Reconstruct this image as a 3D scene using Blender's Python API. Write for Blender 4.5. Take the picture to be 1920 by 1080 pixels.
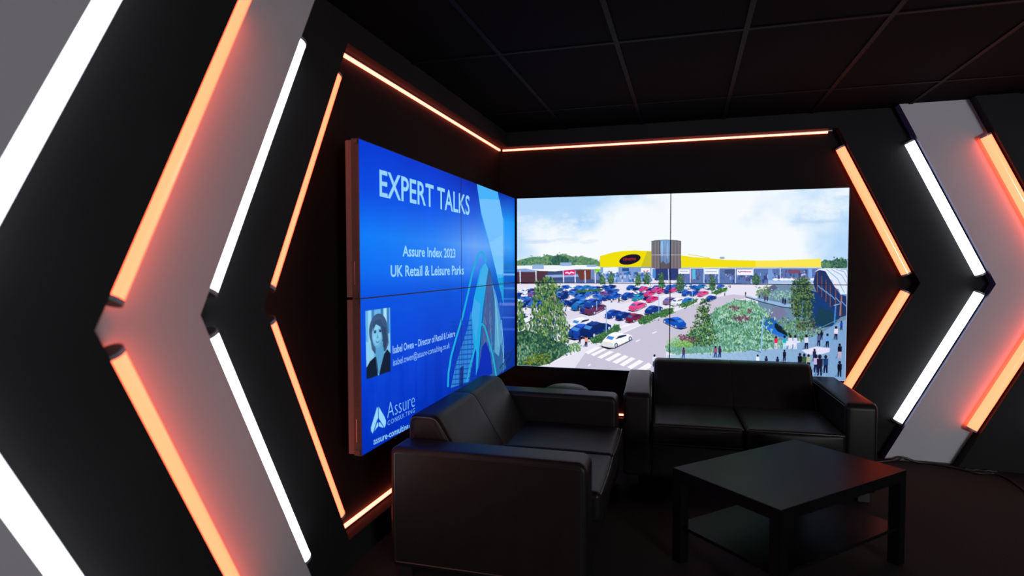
import bpy, bmesh, math, random
import numpy as np
from mathutils import Vector, Matrix

# ------------------------------------------------------------------ scene, camera, world, exposure
for o in list(bpy.data.objects):
    bpy.data.objects.remove(o, do_unlink=True)
SC = bpy.context.scene
COL = SC.collection
FLOOR = 1.22                      # measured heights are taken from the middle of the video walls

cam_d = bpy.data.cameras.new('camera')
cam = bpy.data.objects.new('camera', cam_d)
COL.objects.link(cam)
SC.camera = cam
cam_d.sensor_width = 36.0
cam_d.lens = 1128.158 * 36.0 / 1920.0
cam_d.clip_start = 0.05
cam_d.clip_end = 60
cam_d.dof.use_dof = True
cam_d.dof.focus_distance = 3.7
cam_d.dof.aperture_fstop = 1.6
yaw, pit, rol = -0.28225, -0.0386516, -0.0013
fw = Vector((math.sin(yaw) * math.cos(pit), math.cos(yaw) * math.cos(pit), math.sin(pit)))
rt = fw.cross(Vector((0, 0, 1))).normalized()
up = rt.cross(fw)
r2 = rt * math.cos(rol) + up * math.sin(rol)
u2 = -rt * math.sin(rol) + up * math.cos(rol)
M = Matrix((r2, u2, -fw)).transposed().to_4x4()
M.translation = Vector((1.3447, -4.7332, 0.14536 + FLOOR))
cam.matrix_world = M

SC.view_settings.view_transform = 'Standard'
SC.view_settings.look = 'None'
SC.view_settings.exposure = 0.0
SC.view_settings.gamma = 1.0
SC.view_settings.use_curve_mapping = False

wd = bpy.data.worlds.new('world')
SC.world = wd
wd.use_nodes = True
wd.node_tree.nodes['Background'].inputs[0].default_value = (0.5, 0.55, 0.7, 1)
wd.node_tree.nodes['Background'].inputs[1].default_value = 0.0

ORANGE = (6.4, 0.56, 0.22)
WHITE = (4.2, 4.35, 4.6)
STRIP = (10.5, 1.25, 0.72)
ADDED_LAMP = 10.0  # strength of the ceiling lamp added out of view
ADDED_WINDOW = (31.0, 31.5, 33.0)  # emission of an invented window, added to brighten the grey panels

# ------------------------------------------------------------------ materials
def lin(c):
    return tuple(((v / 255) / 12.92 if v / 255 <= 0.04045 else ((v / 255 + 0.055) / 1.055) ** 2.4) for v in c)

def mat(name, col, rough=0.5, metal=0.0, spec=0.5, bump=None, var=None, coat=0.0):
    m = bpy.data.materials.new(name)
    m.use_nodes = True
    nt = m.node_tree
    b = nt.nodes['Principled BSDF']
    b.inputs['Base Color'].default_value = (*col, 1)
    b.inputs['Roughness'].default_value = rough
    b.inputs['Metallic'].default_value = metal
    b.inputs['Specular IOR Level'].default_value = spec
    b.inputs['Coat Weight'].default_value = coat
    tc = nt.nodes.new('ShaderNodeTexCoord')
    if bump:
        scale, strength, dist = bump
        n = nt.nodes.new('ShaderNodeTexNoise')
        n.inputs['Scale'].default_value = scale
        n.inputs['Detail'].default_value = 4
        nt.links.new(tc.outputs['Object'], n.inputs['Vector'])
        bp = nt.nodes.new('ShaderNodeBump')
        bp.inputs['Strength'].default_value = strength
        bp.inputs['Distance'].default_value = dist
        nt.links.new(n.outputs['Fac'], bp.inputs['Height'])
        nt.links.new(bp.outputs['Normal'], b.inputs['Normal'])
    if var:
        scale, amt = var
        n = nt.nodes.new('ShaderNodeTexNoise')
        n.inputs['Scale'].default_value = scale
        n.inputs['Detail'].default_value = 3
        nt.links.new(tc.outputs['Object'], n.inputs['Vector'])
        cr = nt.nodes.new('ShaderNodeValToRGB')
        cr.color_ramp.elements[0].position = 0.3
        cr.color_ramp.elements[1].position = 0.7
        cr.color_ramp.elements[0].color = (*[c * (1 - amt) for c in col], 1)
        cr.color_ramp.elements[1].color = (*[c * (1 + amt) for c in col], 1)
        nt.links.new(n.outputs['Fac'], cr.inputs[0])
        nt.links.new(cr.outputs[0], b.inputs['Base Color'])
    return m

def glow(name, col, base=(0.25, 0.25, 0.25)):
    m = mat(name, base, rough=0.18, coat=0.6)
    b = m.node_tree.nodes['Principled BSDF']
    mx = max(col)
    b.inputs['Emission Color'].default_value = (*[c / mx for c in col], 1)
    b.inputs['Emission Strength'].default_value = mx
    return m

M_WALL = mat('black_wall_paint', (0.009, 0.0085, 0.0085), 0.7, spec=0.12, bump=(90, 0.05, 0.002), var=(3, 0.12))
M_DARK = mat('charcoal_panel_paint', (0.0165, 0.0165, 0.0175), 0.7, spec=0.1, bump=(120, 0.04, 0.002), var=(2.5, 0.15))
M_GREY = mat('grey_panel_paint', (0.56, 0.56, 0.59), 0.75, spec=0.15, bump=(140, 0.04, 0.002), var=(2, 0.03))
M_EDGE = mat('panel_edge_board', (0.09, 0.09, 0.16), 0.6, spec=0.2)
M_CEIL = mat('black_ceiling_tile', (0.0026, 0.0026, 0.003), 0.9, spec=0.06, bump=(200, 0.2, 0.002), var=(40, 0.2))
M_GRID = mat('black_ceiling_grid', (0.0045, 0.0045, 0.006), 0.6, spec=0.06)
M_FLOOR = mat('dark_carpet', (0.027, 0.024, 0.024), 0.95, spec=0.1, bump=(400, 0.5, 0.004), var=(150, 0.3))
M_ALU = mat('satin_aluminium', (0.45, 0.45, 0.48), 0.35, metal=0.9)
M_CAP = mat('grey_end_cap', (0.33, 0.33, 0.36), 0.4, metal=0.3)
M_CAPD = mat('dark_end_disc', (0.06, 0.055, 0.055), 0.5)
M_TUBEO = glow('orange_light_tube', ORANGE)
M_TUBEW = glow('white_light_tube', WHITE)
M_BACK = mat('dark_aluminium_back', (0.10, 0.10, 0.13), 0.5, metal=0.3)
M_STRIP = glow('orange_led_strip', STRIP)
M_STEEL = mat('galvanised_housing', (0.032, 0.024, 0.021), 0.6, spec=0.15, metal=0.0, var=(30, 0.1))
M_STEEL2 = mat('rear_housing', (0.07, 0.05, 0.045), 0.6, spec=0.15, metal=0.0)
M_BLACK = mat('black_plastic', (0.008, 0.008, 0.009), 0.45)
M_LEATHER = mat('black_leather', (0.0105, 0.0094, 0.0090), 0.39, spec=0.16, bump=(260, 0.18, 0.001), var=(18, 0.15))
M_PIPE = mat('leather_piping', (0.02, 0.019, 0.019), 0.3, spec=0.6)
M_TABLE = mat('black_brown_foil', (0.0055, 0.0052, 0.0062), 0.33, spec=0.045, bump=(60, 0.05, 0.001), var=(12, 0.2))
M_CABLE = mat('black_cable', (0.012, 0.012, 0.012), 0.35)
M_CABLEG = mat('grey_cable', (0.07, 0.068, 0.068), 0.3)
M_ADDED_LAMP = glow('warm_ceiling_lamp', tuple(ADDED_LAMP * c for c in (1.0, 1.0, 1.02)))  # glow of the added ceiling lamp, out of view

M_ADDED_PANE = glow('daylit_window_pane', ADDED_WINDOW)  # glowing sheet of the added window, a fill light out of view

# ------------------------------------------------------------------ mesh helpers
class MB:
    def __init__(s):
        s.v = []; s.f = []; s.mi = []
    def add(s, vs, fs, mi=0):
        n = len(s.v)
        s.v += [tuple(p) for p in vs]
        s.f += [tuple(n + i for i in f) for f in fs]
        s.mi += [mi] * len(fs)
        return s
    def box(s, a, b, mi=0):
        x0, y0, z0 = [min(p, q) for p, q in zip(a, b)]
        x1, y1, z1 = [max(p, q) for p, q in zip(a, b)]
        vs = [(x0, y0, z0), (x1, y0, z0), (x1, y1, z0), (x0, y1, z0), (x0, y0, z1), (x1, y0, z1), (x1, y1, z1), (x0, y1, z1)]
        return s.add(vs, [(0, 3, 2, 1), (4, 5, 6, 7), (0, 1, 5, 4), (1, 2, 6, 5), (2, 3, 7, 6), (3, 0, 4, 7)], mi)
    def prism(s, poly, fn, a, b, mi=0):
        """poly of 2D points, fn(p, depth) -> 3D"""
        n = len(poly)
        vs = [fn(p, a) for p in poly] + [fn(p, b) for p in poly]
        fs = [tuple(range(n))[::-1], tuple(range(n, 2 * n))] + [(i, (i + 1) % n, n + (i + 1) % n, n + i) for i in range(n)]
        return s.add(vs, fs, mi)
    def tube(s, path, r, seg=8, closed=False, mi=0, cap=True):
        P = [Vector(p) for p in path]
        n = len(P); vs = []; fs = []
        prev = None
        for i in range(n):
            if closed:
                d = (P[(i + 1) % n] - P[i - 1])
            else:
                d = P[min(i + 1, n - 1)] - P[max(i - 1, 0)]
            d.normalize()
            if prev is None:
                a = Vector((0, 0, 1)) if abs(d.z) < 0.9 else Vector((1, 0, 0))
                nx = d.cross(a).normalized()
            else:
                nx = (prev - d * prev.dot(d)).normalized()
            prev = nx
            ny = d.cross(nx)
            for k in range(seg):
                t = 2 * math.pi * k / seg
                vs.append(P[i] + nx * r * math.cos(t) + ny * r * math.sin(t))
        m = n if closed else n - 1
        for i in range(m):
            j = (i + 1) % n
            for k in range(seg):
                l = (k + 1) % seg
                fs.append((i * seg + k, i * seg + l, j * seg + l, j * seg + k))
        if not closed and cap:
            fs.append(tuple(range(seg))[::-1])
            fs.append(tuple((n - 1) * seg + k for k in range(seg)))
        return s.add(vs, fs, mi)
    def build(s, name, mats, parent=None, smooth=None, bevel=None):
        me = bpy.data.meshes.new(name)
        me.from_pydata(s.v, [], s.f)
        if not isinstance(mats, (list, tuple)):
            mats = [mats]
        for m in mats:
            me.materials.append(m)
        if len(mats) > 1:
            me.polygons.foreach_set('material_index', s.mi)
        bm = bmesh.new(); bm.from_mesh(me)
        bmesh.ops.recalc_face_normals(bm, faces=bm.faces)
        bm.to_mesh(me); bm.free()
        if smooth is not None:
            me.polygons.foreach_set('use_smooth', [True] * len(me.polygons))
            me.set_sharp_from_angle(angle=math.radians(smooth))
        me.update()
        o = bpy.data.objects.new(name, me)
        COL.objects.link(o)
        if parent:
            o.parent = parent
        if bevel:
            b = o.modifiers.new('bevel', 'BEVEL')
            b.width = bevel; b.segments = 2; b.limit_method = 'ANGLE'
        return o

def empty(name, loc, rz=0.0):
    o = bpy.data.objects.new(name, None)
    o.empty_display_size = 0.1
    o.location = loc
    o.rotation_euler = (0, 0, rz)
    COL.objects.link(o)
    return o

def tag(o, label=None, cat=None, group=None, kind=None):
    if label: o['label'] = label
    if cat: o['category'] = cat
    if group: o['group'] = group
    if kind: o['kind'] = kind
    return o

def fillet(pts, n=5):
    """pts: (a, b, radius) -> rounded closed outline"""
    out = []
    m = len(pts)
    for i in range(m):
        p = Vector(pts[i][:2]); r = pts[i][2]
        a = Vector(pts[i - 1][:2]); b = Vector(pts[(i + 1) % m][:2])
        if r <= 0:
            out.append(p); continue
        da = (a - p).normalized(); db = (b - p).normalized()
        ang = math.acos(max(-1, min(1, da.dot(db))))
        t = r / math.tan(ang / 2)
        t = min(t, 0.48 * (a - p).length, 0.48 * (b - p).length)
        rr = t * math.tan(ang / 2)
        c = p + (da + db).normalized() * (rr / math.sin(ang / 2))
        v0 = (p + da * t) - c; v1 = (p + db * t) - c
        a0 = math.atan2(v0.y, v0.x); a1 = math.atan2(v1.y, v1.x)
        d = (a1 - a0 + math.pi) % (2 * math.pi) - math.pi
        for k in range(n + 1):
            q = a0 + d * k / n
            out.append(c + Vector((math.cos(q), math.sin(q))) * rr)
    return out

def inset(poly, e):
    n = len(poly)
    area = sum(poly[i].x * poly[(i + 1) % n].y - poly[(i + 1) % n].x * poly[i].y for i in range(n))
    s = 1 if area > 0 else -1
    out = []
    for i in range(n):
        d0 = poly[i] - poly[i - 1]; d1 = poly[(i + 1) % n] - poly[i]
        if d0.length < 1e-9: d0 = d1
        if d1.length < 1e-9: d1 = d0
        n0 = Vector((-d0.y, d0.x)).normalized(); n1 = Vector((-d1.y, d1.x)).normalized()
        nn = (n0 + n1)
        if nn.length < 1e-6: nn = n0
        nn.normalize()
        k = 1 / max(0.5, nn.dot(n0))
        out.append(poly[i] + nn * s * e * k)
    return out

def loft(mb, poly, x0, x1, r0, r1, n=5):
    """outline in (y, z) swept along x, with rounded ends"""
    secs = []
    for k in range(n + 1):
        t = math.pi / 2 * k / n
        secs.append((x0 + r0 * (1 - math.sin(t)) if False else x0 + r0 * (1 - math.cos(t)), r0 * (1 - math.sin(t))))
    secs.insert(0, (x0, r0 + 0.005))
    mids = 6
    for k in range(1, mids):
        secs.append((x0 + r0 + (x1 - r1 - x0 - r0) * k / mids, 0))
    for k in range(n, -1, -1):
        t = math.pi / 2 * k / n
        secs.append((x1 - r1 * (1 - math.cos(t)), r1 * (1 - math.sin(t))))
    secs.append((x1, r1 + 0.005))
    vs = []; fs = []
    m = len(poly)
    for (x, e) in secs:
        q = inset(poly, e) if e > 1e-6 else poly
        vs += [(x, p.x, p.y) for p in q]
    for i in range(len(secs) - 1):
        for k in range(m):
            l = (k + 1) % m
            fs.append((i * m + k, i * m + l, (i + 1) * m + l, (i + 1) * m + k))
    fs.append(tuple(range(m)))
    fs.append(tuple((len(secs) - 1) * m + k for k in range(m))[::-1])
    mb.add(vs, fs)

def rbox(mb, lo, hi, r, puff=(0, 0, 0), n=4, mid=8, mi=0):
    """rounded, slightly puffed cushion block"""
    c = [(a + b) / 2 for a, b in zip(lo, hi)]
    h = [(b - a) / 2 for a, b in zip(lo, hi)]
    def samples(hh):
        s = [hh - r + r * math.tan(math.pi / 4 * k / n) for k in range(n + 1)]
        mm = [-(hh - r) + 2 * (hh - r) * k / mid for k in range(1, mid)]
        return [-v for v in s[::-1]] + mm + s
    S = [samples(v) for v in h]
    vs = {}; V = []; F = []
    def vid(p):
        key = tuple(round(v, 6) for v in p)
        if key not in vs:
            q = [max(-(hh - r), min(hh - r, v)) for v, hh in zip(p, h)]
            d = [a - b for a, b in zip(p, q)]
            L = math.sqrt(sum(v * v for v in d)) or 1
            o = [a + b / L * r for a, b in zip(q, d)]
            for ax in range(3):
                o1, o2 = [i for i in range(3) if i != ax]
                w = (1 - (o[o1] / h[o1]) ** 2) * (1 - (o[o2] / h[o2]) ** 2)
                o[ax] += puff[ax] * max(0, w) * (o[ax] / h[ax])
            vs[key] = len(V)
            V.append(tuple(a + b for a, b in zip(o, c)))
        return vs[key]
    for ax in range(3):
        a1, a2 = [i for i in range(3) if i != ax]
        for sg in (-1, 1):
            for i in range(len(S[a1]) - 1):
                for j in range(len(S[a2]) - 1):
                    q = []
                    for (ii, jj) in ((i, j), (i + 1, j), (i + 1, j + 1), (i, j + 1)):
                        p = [0, 0, 0]; p[ax] = sg * h[ax]; p[a1] = S[a1][ii]; p[a2] = S[a2][jj]
                        q.append(vid(p))
                    F.append(tuple(q))
    mb.add(V, F, mi)

# ------------------------------------------------------------------ room shell
CEIL = 1.242 + FLOOR
RX = -0.19       # recessed wall faces, 19 cm behind the front of the screens
def W(side, s, v, z):
    """left wall runs towards the viewer along -y, back wall runs right along +x; v = distance out of the wall"""
    return (v, -s, z + FLOOR) if side == 'L' else (s, -v, z + FLOOR)

tag(MB().box((-0.6, -8.5, -0.05), (7.5, 0.6, 0.0)).build('floor', M_FLOOR), kind='structure')
tag(MB().box((-0.6, -8.5, CEIL), (7.5, 0.6, CEIL + 0.05)).build('ceiling', M_CEIL), kind='structure')
tag(MB().box((-0.30, -8.5, 0), (-0.19, 0.30, CEIL)).build('wall_left', M_WALL), kind='structure')
tag(MB().box((-0.19, 0.19, 0), (7.4, 0.30, CEIL)).build('wall_back', M_WALL), kind='structure')
tag(MB().box((7.4, -8.4, 0), (7.5, 0.30, CEIL)).build('wall_right', M_WALL), kind='structure')
tag(MB().box((-0.19, -8.5, 0), (7.4, -8.4, CEIL)).build('wall_front', M_WALL), kind='structure')
g = MB()
for k in range(-1, 13):
    x = 0.402 + 0.6 * k
    if -0.1 < x < 7.3:
        g.box((x - 0.012, -8.4, CEIL - 0.006), (x + 0.012, 0.18, CEIL))
for k in range(0, 8):
    y = -0.52 - 1.18 * k
    if y > -8.3:
        g.box((-0.18, y - 0.012, CEIL - 0.0055), (7.3, y + 0.012, CEIL))
tag(g.build('trim_1', M_GRID), kind='structure')

# chevron cladding: four stepped layers on each wall, each 9 cm further out
APEX = {'L': [2.924, 3.311, 3.709, 4.12], 'B': [2.915, 3.325, 3.735, 4.13]}
ZA = {'L': 0.0, 'B': 0.013}
SL = {'L': (0.513, 0.497), 'B': (0.481, 0.513)}
VP = [-0.10, -0.01, 0.08, 0.17]
ZT, ZB = CEIL - FLOOR, -FLOOR
def edge(side, k, z):
    a = APEX[side][k]
    d = z - ZA[side]
    return a - (SL[side][0] * d if d > 0 else -SL[side][1] * d)
sidew = {'L': 'left', 'B': 'back'}
plab = {
 ('L', 0): 'charcoal chevron wall panel framing the recess left of the blue slide screen',
 ('L', 1): 'wide grey chevron wall panel between the orange and white light tubes on the left wall',
 ('L', 2): 'broad black chevron wall panel beside the blurred white tube at far left',
 ('L', 3): 'grey chevron wall panel at the far left edge behind the big blurred white tube',
 ('B', 0): 'charcoal chevron wall panel right of the car park picture between orange and white tubes',
 ('B', 1): 'light grey chevron wall panel on the back wall right of the white tubes',
 ('B', 2): 'black chevron wall panel at the right edge of the back wall beyond the grey one',
 ('B', 3): 'grey chevron wall panel on the back wall beyond the right edge'}
for side in 'LB':
    for k in range(4):
        inner = [(edge(side, k, ZT), ZT), (APEX[side][k], ZA[side]), (edge(side, k, ZB), ZB)]
        if k < 3:
            outer = [(edge(side, k + 1, ZB), ZB), (APEX[side][k + 1], ZA[side]), (edge(side, k + 1, ZT), ZT)]
        else:
            e = 8.39 if side == 'L' else 7.39
            outer = [(e, ZB), (e, ZT)]
        mb = MB()
        mb.prism(inner + outer, lambda p, v, s=side: W(s, p[0], v, p[1]), -0.19, VP[k])
        # the side edges of a panel are raw board, the front is painted
        n = len(inner + outer)
        for i in range(len(mb.mi)):
            mb.mi[i] = 1
        mb.mi[0] = 0; mb.mi[1] = 0
        o = mb.build('chevron_wall_panel', [M_GREY if k % 2 else M_DARK, M_EDGE if k % 2 else M_DARK])
        tag(o, plab[(side, k)], 'wall panel')
# fascia above and plinth below the recess
ZR, ZL = 1.124, -1.09
n = 1
for side in 'LB':
    for (za, zb) in ((ZR, ZT), (ZB, ZL)):
        n += 1
        s0 = -0.10 if side == 'L' else -0.19
        poly = [(s0, za), (edge(side, 0, za), za), (edge(side, 0, zb), zb), (s0, zb)]
        o = MB().prism(poly, lambda p, v, s=side: W(s, p[0], v, p[1]), -0.19, VP[0]).build('trim_%d' % n, M_DARK)
        tag(o, kind='structure')

# ------------------------------------------------------------------ light tubes
def light_tube(side, k, upper, label, group):
    colr = M_TUBEO if k % 2 == 0 else M_TUBEW
    sg = 1 if upper else -1
    s_ = SL[side][0] if upper else SL[side][1]
    base = VP[k - 1] if k else -0.19
    nrm = math.sqrt(1 + s_ * s_)
    a = 0.037 * nrm
    v = base + 0.042
    z0, z1 = (0.058, 0.982)
    zz = (z0 * sg + ZA[side], z1 * sg + ZA[side])
    def pt(z):
        return Vector(W(side, edge(side, k, z) - a, v, z))
    p0, p1 = pt(zz[0]), pt(zz[1])
    d = (p1 - p0).normalized()
    root = empty('light_tube', p0 if upper else p1)
    o = root.location.copy()
    def seg(q0, q1, r, name, m, ns=28):
        mb = MB().tube([q0 - o, q1 - o], r, ns)
        return mb.build(name, m, root, smooth=50)
    seg(p0 + d * 0.012, p1 - d * 0.012, 0.0318, 'diffuser', colr)
    for q0, q1, dd in ((p0, p0 + d * 0.012, d), (p1 - d * 0.012, p1, -d)):
        c = seg(q0, q1, 0.0335, 'end_cap', M_CAP)
        e = q0 if dd is d else q1
        seg(e - dd * 0.0012, e, 0.0300, 'cap_disc', M_CAPD).parent = c
    # clip rail fixing the tube to the side of the next panel
    off = Vector(W(side, 0.0335, 0, 0)) - Vector(W(side, 0, 0, 0))
    nv = Vector((0, 0, 0)); dirv = d
    outv = (Vector(W(side, 1, 0, 0)) - Vector(W(side, 0, 0, 0)))
    perp = (outv - d * outv.dot(d)).normalized()
    vv = d.cross(perp)
    # opaque aluminium back of the tube, facing the panel edge
    q0, q1 = p0 + d * 0.0122, p1 - d * 0.0122
    arc = [(-36 + 72 * i / 12) * math.pi / 180 for i in range(13)]
    ring = [perp * math.cos(a_) * 0.0326 + vv * math.sin(a_) * 0.0326 for a_ in arc]
    nr = len(ring)
    vs = [q0 - o + r_ for r_ in ring] + [q1 - o + r_ for r_ in ring]
    fs = [tuple(range(nr)), tuple(range(nr, 2 * nr))[::-1]] + [(i, (i + 1) % nr, nr + (i + 1) % nr, nr + i) for i in range(nr)]
    MB().add(vs, fs).build('back_shell', M_BACK, root, smooth=40)
    for t in (0.22, 0.78):
        c = p0.lerp(p1, t) + perp * 0.0335 - o
        mb = MB()
        vs = [c + d * a1 * 0.03 + vv * b1 * 0.012 + perp * c1 * 0.0032 for c1 in (-1, 1) for (a1, b1) in ((-1, -1), (1, -1), (1, 1), (-1, 1))]
        mb.add(vs, [(0, 3, 2, 1), (4, 5, 6, 7), (0, 1, 5, 4), (1, 2, 6, 5), (2, 3, 7, 6), (3, 0, 4, 7)])
        mb.build('fixing_clip', M_ALU, root)
    tag(root, label, 'light tube', group)

tl = {
 ('L', 0, 1): 'upper slim orange light tube at the recess edge left of the blue screen',
 ('L', 0, 0): 'lower slim orange light tube at the recess edge left of the blue screen',
 ('L', 1, 1): 'upper white light tube along the right edge of the wide left grey panel',
 ('L', 1, 0): 'lower white light tube along the right edge of the wide left grey panel',
 ('L', 2, 1): 'upper thick orange light tube on the left wall between black and grey panels',
 ('L', 2, 0): 'lower thick orange light tube on the left wall running to the bottom edge',
 ('L', 3, 1): 'thick blurred white light tube at the top left corner',
 ('L', 3, 0): 'thick blurred white light tube at the bottom left corner',
 ('B', 0, 1): 'upper orange light tube just right of the car park picture',
 ('B', 0, 0): 'lower orange light tube ending behind the arm of the back sofa',
 ('B', 1, 1): 'upper white light tube on the back wall right of the car park picture',
 ('B', 1, 0): 'lower white light tube on the back wall left of the light grey panel',
 ('B', 2, 1): 'upper orange light tube at the right edge of the picture',
 ('B', 2, 0): 'lower orange light tube at the right edge beside the black panel',
 ('B', 3, 1): 'upper white light tube beyond the right edge',
 ('B', 3, 0): 'lower white light tube beyond the right edge'}
for (side, k, u), lb in tl.items():
    light_tube(side, k, bool(u), lb, 'chevron light tubes on the %s wall' % sidew[side])

# thin LED strips along the top and bottom of the recess
def led(side, top, label):
    if top:
        z0, z1, zp = 1.1055, 1.1175, ZR
    else:
        z0, z1, zp = -1.083, -1.071, ZL
    e = edge(side, 0, (z0 + z1) / 2) - (0.028 if side == 'B' else 0.01)
    s0 = -0.165 if side == 'L' else -0.160
    c = W(side, e, -0.19, min(z0, zp))
    root = empty('led_strip', c)
    r = Vector(c)
    def bx(s_a, s_b, v_a, v_b, z_a, z_b, nm, m):
        a = Vector(W(side, s_a, v_a, z_a)) - r; b = Vector(W(side, s_b, v_b, z_b)) - r
        MB().box(a, b).build(nm, m, root)
    bx(s0, e - (0.03 if side == 'B' else 0), -0.189, -0.176, z0, z1, 'diffuser', M_STRIP)
    bx(s0 - 0.003, e, -0.1895, -0.172, z1 if top else zp, zp if top else z0, 'channel', M_ALU)
    tag(root, label, 'led strip', 'thin orange strips around the recess')
led('L', True, 'thin orange led strip along the top of the left wall recess')
led('B', True, 'thin orange led strip along the top of the back wall recess')
led('L', False, 'thin orange led strip low on the left wall beside the near sofa')
led('B', False, 'thin orange led strip low on the back wall glimpsed between the sofas')

# ------------------------------------------------------------------ the pictures shown on the video walls
RNG = np.random.RandomState(7)
class Canvas:
    """a small raster painter; shapes are given in the drawing frame of the measured photograph and mapped to the flat picture"""
    def __init__(s, w, h, H):
        s.ss = 2
        s.w, s.h = w * s.ss, h * s.ss
        s.a = np.zeros((s.h, s.w, 3), np.float32)
        s.H = np.array(H)
    def m(s, pts):
        p = np.array(pts, float)
        q = np.c_[p, np.ones(len(p))] @ s.H.T
        return q[:, :2] / q[:, 2:3] * [s.w, s.h]
    def poly(s, pts, col, alpha=1.0, mapped=False, noise=0.0, col2=None, grad=None):
        q = np.array(pts, float) if mapped else s.m(pts)
        x0, y0 = np.floor(q.min(0)).astype(int); x1, y1 = np.ceil(q.max(0)).astype(int) + 1
        x0, y0 = max(0, x0), max(0, y0); x1, y1 = min(s.w, x1), min(s.h, y1)
        if x1 <= x0 or y1 <= y0: return
        X, Y = np.meshgrid(np.arange(x0, x1) + .5, np.arange(y0, y1) + .5)
        ins = np.zeros(X.shape, bool)
        n = len(q)
        for i in range(n):
            ax, ay = q[i]; bx, by = q[(i + 1) % n]
            if ay == by: continue
            c = ((ay > Y) != (by > Y)) & (X < (bx - ax) * (Y - ay) / (by - ay) + ax)
            ins ^= c
        c = np.array(col, np.float32)
        reg = s.a[y0:y1, x0:x1]
        if col2 is not None:
            t = (Y - y0) / max(1, y1 - y0) if grad != 'x' else (X - x0) / max(1, x1 - x0)
            cc = c[None, None] * (1 - t[..., None]) + np.array(col2, np.float32)[None, None] * t[..., None]
        else:
            cc = np.broadcast_to(c, reg.shape).copy()
        if noise:
            cc = cc + (RNG.rand(*ins.shape)[..., None] - .5) * 2 * noise
        reg[ins] = reg[ins] * (1 - alpha) + cc[ins] * alpha
    def ell(s, cx, cy, rx, ry, col, rot=0, alpha=1.0, n=20, **k):
        t = np.linspace(0, 2 * np.pi, n, endpoint=False)
        x = rx * np.cos(t); y = ry * np.sin(t)
        c, d = math.cos(rot), math.sin(rot)
        s.poly(np.c_[cx + x * c - y * d, cy + x * d + y * c], col, alpha, **k)
    def line(s, pts, w, col, alpha=1.0):
        p = np.array(pts, float)
        for a, b in zip(p[:-1], p[1:]):
            d = b - a; L = np.hypot(*d)
            if L == 0: continue
            nn = np.array([-d[1], d[0]]) / L * w / 2
            e = d / L * w * 0.25
            s.poly([a + nn - e, b + nn + e, b - nn + e, a - nn - e], col, alpha)
    def dabs(s, region, n, cols, size=(1.5, 3), stretch=1.0, alpha=0.85, jitter=14, rot=0.4, spill=2.2):
        """leafy texture: many small strokes inside a region"""
        r = np.array(region, float)
        lo, hi = r.min(0), r.max(0)
        k = 0; tries = 0
        while k < n and tries < n * 12:
            tries += 1
            x, y = lo + RNG.rand(2) * (hi - lo)
            ins = False
            for i in range(len(r)):
                ax, ay = r[i]; bx, by = r[(i + 1) % len(r)]
                if (ay > y) != (by > y) and x < (bx - ax) * (y - ay) / (by - ay) + ax: ins = not ins
            if not ins: continue
            k += 1
            x += RNG.randn() * spill; y += RNG.randn() * spill * 0.8
            c = np.array(cols[RNG.randint(len(cols))], float) + (RNG.rand(3) - .5) * jitter
            z = size[0] + RNG.rand() * (size[1] - size[0])
            s.ell(x, y, z * 0.5, z * 0.5 * stretch, np.clip(c, 0, 255), rot=(RNG.rand() - .5) * rot, alpha=alpha, n=6)
    def text(s, body, bl, br, tl, col, bold=0.0, thin=False, spacing=1.0):
        """text set on the flat picture: baseline from bl to br, cap height up to tl"""
        cu = bpy.data.curves.new('lettering', 'FONT')
        cu.body = body
        cu.offset = bold
        cu.space_character = spacing
        cu.resolution_u = 3
        ob = bpy.data.objects.new('lettering', cu)
        COL.objects.link(ob)
        dg = bpy.context.evaluated_depsgraph_get()
        me = bpy.data.meshes.new_from_object(ob.evaluated_get(dg))
        me.calc_loop_triangles()
        V = np.array([v.co[:2] for v in me.vertices]) if len(me.vertices) else np.zeros((0, 2))
        T = [tuple(t.vertices) for t in me.loop_triangles]
        bpy.data.objects.remove(ob, do_unlink=True)
        bpy.data.curves.remove(cu); bpy.data.meshes.remove(me)
        if not len(V): return
        q = s.m([bl, br, tl])
        cap = 0.72
        x0, x1 = V[:, 0].min(), V[:, 0].max()
        U = (V[:, 0] - x0) / (x1 - x0)
        hh = q[0, 1] - q[2, 1]
        P = np.c_[q[0, 0] + U * (q[1, 0] - q[0, 0]), q[0, 1] + U * (q[1, 1] - q[0, 1]) - V[:, 1] / cap * hh]
        mask_col = np.array(col, np.float32)
        for t in T:
            s.poly(P[list(t)], mask_col, mapped=True)
    def result(s):
        a = s.a.reshape(s.h // 2, 2, s.w // 2, 2, 3).mean((1, 3))
        a = np.clip(a, 0, 255) / 255
        return np.where(a <= 0.04045, a / 12.92, ((a + 0.055) / 1.055) ** 2.4)

def fbm(h, w, base, octs, seed, aspect=1.0):
    r = np.random.RandomState(seed)
    out = np.zeros((h, w)); amp = 1.0; tot = 0
    for o in range(octs):
        gx = max(2, int(base * 2 ** o * aspect)); gy = max(2, int(base * 2 ** o))
        G = r.rand(gy + 1, gx + 1)
        y = np.linspace(0, gy - 1e-6, h); x = np.linspace(0, gx - 1e-6, w)
        yi = y.astype(int); xi = x.astype(int)
        fy = (y - yi); fx = (x - xi)
        fy = fy * fy * (3 - 2 * fy); fx = fx * fx * (3 - 2 * fx)
        A = G[yi][:, xi]; B = G[yi][:, xi + 1]; Cc = G[yi + 1][:, xi]; D = G[yi + 1][:, xi + 1]
        out += amp * ((A * (1 - fx) + B * fx) * (1 - fy)[:, None] + (Cc * (1 - fx) + D * fx) * fy[:, None])
        tot += amp; amp *= 0.5
    return out / tot

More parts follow.
